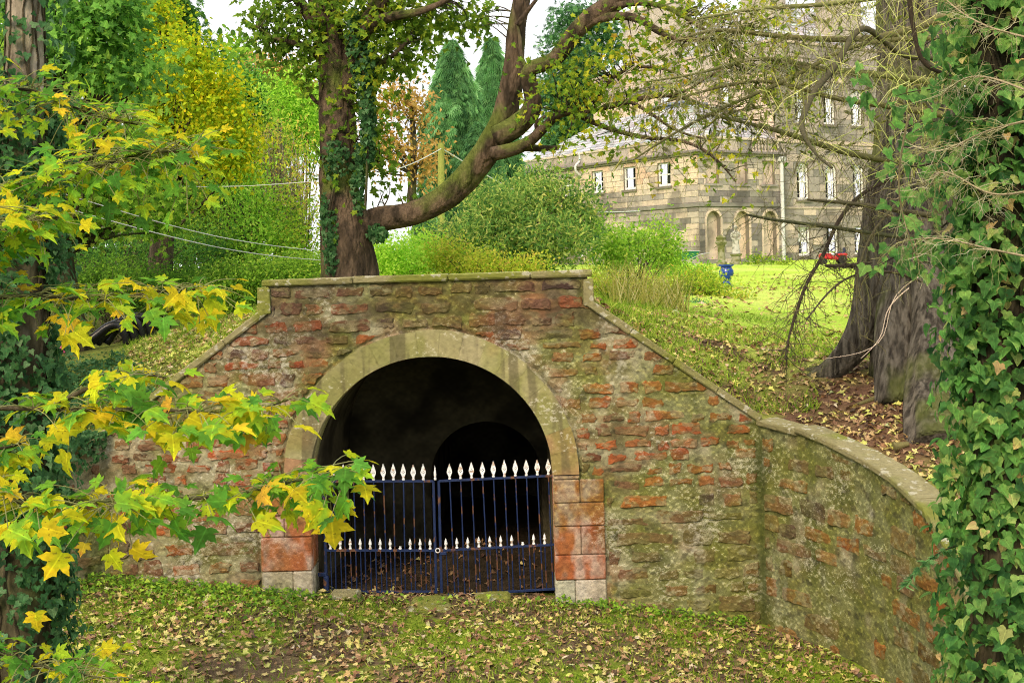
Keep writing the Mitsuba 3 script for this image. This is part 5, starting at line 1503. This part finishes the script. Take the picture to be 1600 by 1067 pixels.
# bleached twig caught against the trunk and odd fallen wood
for pts, Y_, w, lab in (([(1420, 450), (1385, 490), (1378, 520), (1345, 560)], 13.9, 2, 'bleached twig hanging before the conifer root, lower one'), ([(1440, 430), (1395, 470), (1380, 525), (1290, 560)], 13.8, 1.6, 'bleached twig hanging before the conifer trunk, upper one'),
                        ([(1395, 655), (1405, 680), (1420, 700)], 13.25, 16, 'short grey green log lying between the conifer roots and the coping'), ([(1370, 588), (1350, 592), (1335, 600)], 14.6, 8, 'small dark stick lying on the bank under the conifer'), ([(175, 985), (200, 1000), (207, 1004)], 11.9, 4, 'small pale stick on the leafy ground near the ivy clad trunk')):
    p = spl(pl(pts, Y_), 14)
    if 'twig' not in lab:
        zf = up_z(p[:, 0], p[:, 1]) if p[0, 2] > .9 else low_z(p[:, 0], p[:, 1])
        p[:, 2] = zf + px(w, Y_) * .6
    m = tube(p, [px(w, Y_), px(w, Y_) * .5], 7, .2, 3, 9)
    whole('twig' if 'twig' in lab else 'log' if 'log' in lab else 'stick', (*m, flat_uv(len(m[0]), 60 if 'bleach' in lab else 30, 'twig')), 'twig', lab, 'twig' if 'twig' in lab else 'log' if 'log' in lab else 'stick', smooth=True)

# ---------------------------------------------------------------- the ivy clad trunks


def ivy_tree(label, ilabel, line, radii, nleaf, size, pal, spread, k0, k1, bark, seed, skip=None, tilt=.8, front=True):
    r = np.random.default_rng(seed)
    t = thing('ivy_clad_tree', label, 'tree')
    ln = spl(line, 60)
    part(t, 'trunk', tube(ln, radii, 18, .15, seed, 4), bark, smooth=True)
    iv = thing('climbing_ivy', ilabel, 'ivy')
    rad = np.interp(np.linspace(0, 1, 60), np.linspace(0, 1, len(radii)), radii)
    rows = []
    u = r.random(nleaf * 2) * 58.99
    i0 = u.astype(int)
    o = ln[i0] + (ln[i0 + 1] - ln[i0]) * (u % 1)[:, None]
    ang = r.random(nleaf * 2) * 2 * np.pi
    out = np.stack([np.cos(ang), np.sin(ang), 0 * ang], -1)
    d = rad[i0] + spread * (.12 + .9 * r.random(nleaf * 2) ** 1.3) * (.45 + 1.1 * meshkit.fbm(np.c_[np.cos(ang), np.sin(ang), o[:, 2] * 1.2] * 1.6, 3, seed))
    pos = o + out * d[:, None]
    cover = meshkit.fbm(np.c_[np.cos(ang) * 1.3, np.sin(ang) * 1.3, o[:, 2] * .9], 3, seed + 2)
    keep = cover > .36
    if skip is not None: keep &= ~skip(pos, ang, r)
    pos, out, ang = pos[keep][:nleaf], out[keep][:nleaf], ang[keep][:nleaf]
    n = len(pos)
    tip = unit(r.normal(size=(n, 3)) * .45 + out * .25 - [0, 0, .8])
    nrm = unit(out + r.normal(size=(n, 3)) * .4 + [0, 0, tilt])
    tone = meshkit.fbm(pos * 2.2, 2, 4)
    k = np.clip(k0 + (k1 - k0) * (tone * .8 + .25 * r.normal(size=n) + .1), 0, 63)
    hot = r.random(n) < .05
    k[hot] = r.integers(48, 64, hot.sum())
    sz = size * (.6 + .75 * r.random(n))
    vis = np.argsort(-sz * (out[:, 1] < .1) * (pos[:, 2] > 0) * (np.abs(pos[:, 2] - EYE) < .3 * pos[:, 1] + .2))
    for q in vis[:300]:
        part(iv, 'leaf', scatter(IVY if q % 3 else IVY_B, pos[q:q + 1], tip[q:q + 1], nrm[q:q + 1], sz[q:q + 1], k[q:q + 1], pal), 'leaf')
    rest = vis[300:]
    half = (rest[::2], rest[1::2])
    part(iv, 'foliage', join([scatter(tm_, pos[h], tip[h], nrm[h], sz[h], k[h], pal) for tm_, h in zip((IVY, IVY_B), half)]), 'leaf', kind='stuff')
    st = []
    for _ in range(16):
        a0 = r.random() * 6.28
        w = np.cumsum(r.normal(size=60) * .1) + a0
        st.append(tube(ln + np.stack([np.cos(w), np.sin(w), 0 * w], -1) * (rad[:, None] * 1.03), [.012, .006], 5))
    part(iv, 'stems', join(st), 'dark_bark', kind='stuff')
    return t, iv


lt = np.array([[P(28, 900, 9.2)[0], 9.2, -.2], P(30, 700, 9.2), P(34, 450, 9.2), P(38, 200, 9.2), P(40, -20, 9.2), P(42, -300, 9.2)])
ivy_tree('trunk at the left edge with pale bark bare at its top', 'dark glossy ivy sheathing the trunk at the left edge', lt, [.25, .22, .2, .16, .125, .11], 7000, .062, 'darkivy', .2, 8, 62, 'pale_bark', 7,
         skip=lambda p, a, r: ((p[:, 2] > 4.95) & (r.random(len(a)) < .8)) | ((p[:, 2] < 1.8) & (np.cos(a) < .35) & (r.random(len(a)) < .8)))
rt = np.array([[P(1572, 1000, 5.6)[0] + .05, 5.6, 0.2], P(1572, 1100, 5.6), P(1568, 700, 5.6), P(1566, 400, 5.6), P(1560, 100, 5.6), P(1556, -200, 5.6)])
ivy_tree('trunk hidden under bright ivy at the right edge', 'bright green ivy thickly covering the trunk at the right edge', rt, [.15, .14, .13, .12, .11, .1], 6800, .058, 'ivy', .165, 8, 46, 'dark_bark', 9,
         skip=lambda p, a, r: (p[:, 2] > 4.5) & (r.random(len(a)) < .35))
# trailing ivy sprays reaching left from it
sp = thing('ivy_spray', 'loose bright ivy shoots reaching left across the conifer trunk', 'ivy')
r = np.random.default_rng(3)
sm, lv = [], []
for (pts, n) in (([(1500, 260), (1440, 235), (1390, 190), (1345, 120)], 16), ([(1500, 240), (1430, 260), (1390, 250), (1375, 245)], 16), ([(1500, 330), (1440, 380), (1400, 400), (1352, 430)], 26), ([(1510, 160), (1460, 140), (1400, 150)], 18), ([(1500, 400), (1440, 370), (1395, 335)], 22), ([(1510, 300), (1450, 300), (1410, 310)], 22), ([(1510, 80), (1470, 60), (1440, 75)], 14), ([(1500, 440), (1450, 410), (1425, 420)], 18), ([(1500, 200), (1440, 190), (1400, 215)], 20)):
    s = spl(pl(pts, 5.7, 6.6), 24)
    sm.append(tube(s, [.006, .002], 4))
    for q in range(n):
        o = s[r.integers(6, 24)] + r.normal(size=3) * .035
        part(sp, 'leaf', scatter(IVY, o[None], unit(r.normal(size=3) * .6 - [0, 0, .7])[None], unit(r.normal(size=3) * .6 + [0, -.8, .5])[None], np.array([.07 * r.uniform(.6, 1.3)]), np.array([r.integers(18, 40)]), 'ivy'), 'leaf')
part(sp, 'stems', join(sm), 'dark_bark')
# straw coloured dead twigs tangled over it
tws = []
for q_, (pts, n) in enumerate((([(1600, 190), (1530, 210), (1470, 235), (1420, 225)], 70), ([(1610, 60), (1540, 40), (1490, 10), (1460, -20)], 60), ([(1600, 300), (1540, 300), (1480, 270), (1440, 290)], 70), ([(1600, 400), (1530, 385), (1460, 372), (1400, 380)], 50), ([(1600, 140), (1520, 120), (1470, 150)], 60), ([(1420, 180), (1405, 300), (1440, 420)], 26))):
    line = spl(pl(pts, 5.0, 5.6), 24)
    tws.append(tube(line, [.005, .002], 4, k=46, pal='twig'))
    tws += twigs(line, n, .16, .35, .0016, 60 + q_, (34, 54))
whole('dead_twigs', join(tws), 'twig', 'tangle of straw coloured dead twigs hanging over the bright ivy on the right', 'twigs', kind='stuff')
line = spl(pl([(1420, -10), (1430, 60), (1446, 100), (1480, 118), (1505, 132)], 6.2), 24)
m = tube(line, [.013, .009], 7, .2, 3, 20)
whole('dead_branch', (*m, flat_uv(len(m[0]), 8, 'twig')), 'twig', 'dark bare bent branch hanging in front of the upper right foliage', 'branch', smooth=True)

# a green conifer sprig and a few leaves hanging before the wing wall
sg = thing('conifer_sprig', 'small blue green conifer sprig hanging left of the ivy before the curved wall', 'sprig')
r = np.random.default_rng(8)
ln = spl(pl([(1500, 850), (1470, 862), (1440, 885), (1415, 915)], 5.8), 16)
part(sg, 'stem', tube(ln, [.004, .002], 5), 'dark_bark')
o = ln[r.integers(3, 16, 60)]
part(sg, 'needles', scatter(FROND, o, np.c_[r.normal(size=60) * .8 - .3, r.normal(size=60) * .5, -.5 + r.normal(size=60) * .3], rv(60), .05 * r.uniform(.6, 1.2, 60), r.integers(20, 60, 60), 'cypress', (.6, 1, 1)), 'leaf')


# ---------------------------------------------------------------- the yellow and green maple reaching in from the left
mp = thing('maple_tree', 'young maple in yellow and green autumn leaf reaching in from the left', 'tree')
r = np.random.default_rng(23)
MT = np.array([-2.55, 4.3])
zb = float(low_z(MT[0], MT[1]))
part(mp, 'trunk', tube(spl([[MT[0], MT[1], zb - .2], [MT[0] + .05, MT[1], 2.2], [MT[0] - .03, MT[1] + .05, 3.6], [MT[0] + .06, MT[1], 5.2], [MT[0] + .1, MT[1], 7]], 30), [.07, .06, .045, .025], 10, .1, 3, 6), 'dark_bark', smooth=True)
# spray: pixels of the bough, its depths, (leaves, spread across in px, spread down in px, from, tone centre, tone spread)
BOUGH = [([(-210, 330), (-60, 300), (60, 285), (150, 262), (240, 238), (318, 240)], 4.5, 4.6, 150, 46, 52, .28, 23, 15, .8),
         ([(-210, 250), (-60, 170), (40, 140), (120, 170), (215, 195)], 4.8, 5.0, 105, 40, 42, .25, 19, 16, .7),
         ([(-200, 420), (-60, 380), (20, 350), (90, 340)], 4.3, 4.3, 75, 40, 40, .3, 29, 16, .9),
         ([(-210, 470), (-60, 470), (60, 462), (160, 468), (250, 455), (335, 452)], 4.3, 4.5, 76, 50, 44, .25, 27, 15, .9),
         ([(-210, 640), (-80, 636), (40, 638), (170, 640), (250, 640), (330, 645), (400, 640), (455, 622)], 4.0, 4.2, 74, 34, 38, .36, 32, 15, .95),
         ([(60, 640), (130, 610), (200, 585), (260, 590)], 4.1, 4.2, 16, 24, 22, .3, 39, 10, 1.0),
         ([(-210, 720), (-60, 745), (60, 790), (150, 785), (210, 790)], 3.9, 3.9, 50, 48, 48, .22, 23, 14, .95),
         ([(-120, 735), (60, 780), (200, 782), (330, 776), (420, 762), (500, 745), (560, 752)], 3.9, 4.0, 62, 32, 40, .42, 29, 15, .9),
         ([(-210, 960), (-60, 1000), (30, 1030), (110, 1050), (180, 1060)], 4.2, 4.2, 40, 36, 34, .3, 19, 12, .85),
         ([(-210, 660), (-60, 690), (0, 700), (40, 690)], 4.0, 4.0, 14, 34, 34, .3, 29, 14, .9)]
tw, allleaf = [], []
_mo = [(0, .02), (.13, -.07), (.3, -.06), (.47, .03), (.37, .09), (.3, .17), (.42, .22), (.47, .33), (.6, .5), (.45, .49), (.36, .5), (.22, .45), (.2, .58), (.27, .7), (.15, .74), (.09, .84), (0, 1.0)]
MAPLES = [tmpl(_mo, (0, .22), .12, .45, sub=1), tmpl(_mo, (0, .22), .35, .6, sub=1), tmpl([(a * 1.1, b * (.92 if a > .3 else 1)) for a, b in _mo], (0, .2), -.12, .8, sub=1)]
for q_, (pts, a, b, n, sx, sy, t0, kc, ks, sc) in enumerate(BOUGH):
    line = spl(pl(pts, a, b), 40)
    part(mp, 'branch', tube(line, [.011, .0085, .006, .0028], 6, .15, q_, 14), 'dark_bark', smooth=True)
    s = FPX / a
    tone0 = r.normal(size=6) * 8
    for m_ in range(int(n * 1.9)):
        u = t0 + (1 - t0) * (r.random() ** .85)
        if m_ == 0: u = 1.
        o = line[int(min(u * 39, 39))]
        off = np.array([r.normal() * sx / s * .9, r.normal() * .13, abs(r.normal()) * -sy / s * .75 + r.random() * sy / s * .8])
        if m_ == 0: off = np.array([.02, -.02, -.01])
        base = o + off
        d = unit(np.array([off[0] * 1.5 + .03 + r.normal() * .05, r.normal() * .05 - .02, off[2] * .55 - .018 + r.normal() * .02]))
        nrm = unit(np.array([r.normal() * .38, -.22 + r.normal() * .28, .8 + r.normal() * .22]))
        if r.random() < .1: nrm = unit(np.array([r.normal() * .3, -1, .25 + r.normal() * .2]))
        size = .08 * r.uniform(.55, 1.25) * sc * (1.05 if a < 4.2 else 1)
        cl = r.random()
        k = (13 if cl < .5 - (kc - 26) * .012 else 38 if cl < .93 else 26 if cl < .97 else 55) + 6 * r.normal() + .5 * tone0[r.integers(0, 6)]
        allleaf.append((base, d, nrm, size, np.clip(k, 0, 63)))
        mid = (o + base) / 2 + [0, 0, .015]
        tw.append(tube(spl([o, mid, base + d * size * .02], 5), [.0022, .0012], 4, k=40 if k > 30 else 34, pal='twig'))
# the single yellow leaf hanging low before the gate, and one on the trunk
for (a, b, Y_, k, sz) in ((518, 808, 3.95, 44, .105), (55, 956, 8.7, 45, .15)):
    allleaf.append((P(a, b, Y_), unit(np.array([.05, -.1, -1.])), unit(np.array([.05, -1, .55])), sz, k))
    if Y_ < 5: tw.append(tube(spl([P(512, 745, 3.95), P(516, 780, 3.95), P(518, 808, 3.95)], 5), .0013, 4, k=30, pal='twig'))
part(mp, 'twigs', join(tw), 'twig', kind='stuff')
allleaf.sort(key=lambda x: -x[3] * (x[0][0] / x[0][1] > -.405))
for (b_, d, nn, sz, k) in allleaf[:300]:
    V = scatter(MAPLES[int(1000 * b_[0]) % 3], b_[None], d[None], nn[None], np.array([sz]), np.array([int(k)]), 'maple')
    part(mp, 'leaf', V, 'leaf', smooth=True)
R_ = allleaf[300:]
if R_: part(mp, 'foliage', scatter(MAPLE, np.array([x[0] for x in R_]), np.array([x[1] for x in R_]), np.array([x[2] for x in R_]), np.array([x[3] for x in R_]), np.array([x[4] for x in R_]), 'maple'), 'leaf', kind='stuff')

# ---------------------------------------------------------------- fallen leaves, grass and creeping ivy
r = np.random.default_rng(77)


def flat_leaves(x, y, z, size, pal, k, tm=CURLED, lift=.25):
    n = len(x)
    pos = np.c_[x, y, z]
    tip = np.c_[r.normal(size=(n, 2)), r.normal(size=n) * .2]
    nrm = np.c_[r.normal(size=(n, 2)) * lift, np.ones(n)]
    return scatter(tm, pos, tip, nrm, size, k, pal)


n = 17000
x, y = r.uniform(-6.2, 4.2, n), r.uniform(9.6, 14.6, n)
dens = meshkit.fbm(np.c_[x * .8, y * 1.1, x * 0], 3, 12)
wl = (x < 2.6) | (y < np.interp(x, [2.6, 3.0, 3.3, 3.55, 3.8], [14.2, 13.7, 13.1, 12.3, 9]))
keep = (r.random(n) < np.clip((dens - .1) * 2.4, .5, 1)) & wl & ((y < 14.24) | (abs(x - X0) < 1.3))
x, y = x[keep], y[keep]
k = np.clip(r.normal(size=len(x)) * 19 + 26, 0, 63)
h_ = np.arange(len(x)) % 5
zz_ = low_z(x, y) + .012 + .022 * r.random(len(x))
sz_ = .062 * r.uniform(.35, 1.4, len(x))
lm = join([flat_leaves(x[h_ == q], y[h_ == q], zz_[h_ == q], sz_[h_ == q], 'litter', k[h_ == q], t_, .55) for q, t_ in enumerate((CURLED, ROUND, BLADE, CURLED, SYC))])
whole('fallen_leaves', lm, 'dead_leaf', 'brown and yellow fallen leaves strewn over the hollow before the gate', 'fallen leaves', kind='stuff')
n = 34000
x, y = r.uniform(-6, 4, n), r.uniform(9.8, 14.4, n)
dens = meshkit.fbm(np.c_[x * 1.1, y * 1.1 + 3, x * 0], 4, 1)
near_wall = np.exp(-(14.2 - y) / .35)
wl = (x < 2.6) | (y < np.interp(x, [2.6, 3.0, 3.3, 3.55, 3.8], [14.1, 13.6, 13, 12.2, 9]))
keep = (r.random(n) < np.clip((dens - .36) * 5, .2, 1)) & wl & (y < 14.25)
x, y = x[keep], y[keep]
tip = np.c_[r.normal(size=(len(x), 2)) * .6, np.ones(len(x))]
whole('short_grass', scatter(GRASS, np.c_[x, y, low_z(x, y) - .005], tip, rv(len(x)) * [1, 1, .1], r.uniform(.035, .1, len(x)), r.integers(0, 64, len(x)), 'grass', (2.2, 1, 1)), 'leaf', 'short mossy grass between the fallen leaves in the hollow', 'grass', kind='stuff')
# weeds and small ivy at the foot of the walls
n = 2600
x = np.r_[r.uniform(-5.5, -2.4, n // 2), r.uniform(-5.5, 3, n // 2)]
y = 14.22 - np.abs(r.normal(size=n)) * np.r_[np.full(n // 2, .55), np.full(n // 2, .16)]
keep = ((abs(x - X0) > 1.3) | (r.random(n) < .12)) & ((x < 2.5) | (y < 13.6 - (x - 2.6)))
x, y = x[keep], y[keep]
m = scatter(IVY, np.c_[x, y, low_z(x, y) + .02 + .09 * r.random(len(x))], np.c_[r.normal(size=(len(x), 2)), -.2 + 0 * x], np.c_[r.normal(size=len(x)) * .4, -.4 + r.normal(size=len(x)) * .4, np.ones(len(x))], .05 * r.uniform(.5, 1.2, len(x)), r.integers(6, 58, len(x)), 'hedge')
whole('low_weeds', m, 'leaf', 'low green weeds creeping along the foot of the walls', 'weeds', kind='stuff')

# upper bank right: leaves, tufts; lawn: scattered leaves
n = 5200
x, y = r.uniform(.9, 6.5, n), 14.75 + 5.5 * r.random(n) ** 1.4
front_ = r.random(n) < .3
x[front_], y[front_] = r.uniform(3.2, 5.0, front_.sum()), r.uniform(11.5, 14.6, front_.sum())
ok = (~front_) | (x > np.interp(y, [11, 11.7, 12.4, 13.1, 13.7, 14.3, 14.7], [4.05, 4.0, 3.9, 3.7, 3.45, 3.1, 2.9]) + .05)
x, y = x[ok], y[ok]
whole('bank_leaves', flat_leaves(x, y, up_z(x, y) + .02, .075 * r.uniform(.45, 1.3, len(x)), 'litter', np.clip(r.normal(size=len(x)) * 15 + 27, 0, 63), lift=.4), 'dead_leaf', 'fallen leaves on the bank above the sloping coping, right', 'fallen leaves', kind='stuff')
n = 16000
x, y = r.uniform(.9, 6, n), 14.75 + 7 * r.random(n) ** 1.3
dens = meshkit.fbm(np.c_[x * 1.4, y * 1.4, x * 0], 3, 21)
keep = (dens > .42) & (np.hypot(x - 4.6, (y - 14.6) * .8) > 1.1)
x, y = x[keep], y[keep]
tip = np.c_[r.normal(size=(len(x), 2)) * .6, np.ones(len(x))]
whole('bank_grass', scatter(GRASS, np.c_[x, y, up_z(x, y) - .005], tip, rv(len(x)) * [1, 1, .1], r.uniform(.05, .17, len(x)), r.integers(0, 64, len(x)), 'grass', (1.3, 1, 1)), 'leaf', 'tufted grass on the bank above the sloping coping, right', 'grass', kind='stuff')
n = 3600
x, y = r.uniform(2, 22, n), 19 + 34 * r.random(n) ** 1.5
whole('lawn_leaves', flat_leaves(x, y, up_z(x, y) + .02, .1 * r.uniform(.6, 1.4, n), 'litter', np.clip(r.normal(size=n) * 14 + 32, 0, 63)), 'dead_leaf', 'yellow and brown leaves scattered over the bright lawn', 'fallen leaves', kind='stuff')
# left bank: leaves on the slope, ivy carpet
n = 9000
x, y = r.uniform(-5.4, -2.6, n), 14.72 + 4.5 * r.random(n) ** 1.2
tip = np.c_[r.normal(size=(n, 2)) * .7, np.ones(n)]
whole('slope_grass', scatter(GRASS, np.c_[x, y, up_z(x, y) - .005], tip, rv(n) * [1, 1, .1], r.uniform(.04, .13, n), r.integers(0, 64, n), 'grass', (1.5, 1, 1)), 'leaf', 'grass on the slope behind the left coping', 'grass', kind='stuff')

n = 2600
x, y = r.uniform(-5.2, -2.7, n), 14.75 + 3.6 * r.random(n)
whole('slope_leaves', flat_leaves(x, y, up_z(x, y) + .02, .07 * r.uniform(.45, 1.3, n), 'litter', np.clip(r.normal(size=n) * 14 + 40, 0, 63), lift=.4), 'dead_leaf', 'yellowish leaves covering the slope behind the left coping', 'fallen leaves', kind='stuff')
n = 9000
x, y = r.uniform(-7.6, -3.9, n), 13.6 + 3.4 * r.random(n)
keep = (x + .45 * (y - 15) + .5 * (meshkit.fbm(np.c_[x * 2, y * 2, x * 0], 2, 3) - .5) < -4.2) & ((y > 14.7) | (x < -5.0 - (14.6 - y) * .8))
x, y = x[keep], y[keep]
m = scatter(IVY, np.c_[x, y, up_z(x, y) + .02 + .12 * r.random(len(x))], np.c_[r.normal(size=(len(x), 2)), -.25 + 0 * x], np.c_[r.normal(size=len(x)) * .4, -.45 + r.normal(size=len(x)) * .4, np.ones(len(x))], .06 * r.uniform(.6, 1.2, len(x)), r.integers(8, 60, len(x)), 'darkivy')
whole('ivy_carpet', m, 'leaf', 'dark glossy ivy carpeting the bank over the left wall', 'ivy', kind='stuff')
# ivy hanging over the left wing's coping
n = 1500
s_ = r.random(n) * 2.2
q = wing(s_, cv_top(s_) + .06 - .35 * r.random(n) ** 2, .07 + .06 * r.random(n) - .45 * (r.random(n) < .5) * r.random(n), -1)
q[:, 2] = np.where(r.random(n) < .5, cv_top(s_) + .08, q[:, 2])
whole('hanging_ivy', scatter(IVY, q, rv(n) * .5 - [0, .2, .8], rv(n) * .5 + [.3, -.8, .5], .055 * r.uniform(.6, 1.2, n), r.integers(6, 60, n), 'darkivy'), 'leaf', 'ivy spilling over the coping of the left curved wall', 'ivy', kind='stuff')
n = 170
x, y = r.uniform(X0 - 1.25, X0 + 1.25, n), r.uniform(14.7, 17.6, n)
z = np.interp(y, [14.6, 15.2, 18, 23], [-.1, -.12, -.3, -.6]) + .28 * np.exp(-((x + .55) / .45) ** 2 - ((y - 16.3) / .8) ** 2) + .05
whole('tunnel_leaves', flat_leaves(x, y, z, .07 * r.uniform(.5, 1.3, n), 'litter', np.clip(r.normal(size=n) * 9 + 14, 0, 63), lift=.5), 'dead_leaf', 'brown fallen leaves heaped on the dark tunnel floor behind the gate', 'fallen leaves', kind='stuff')
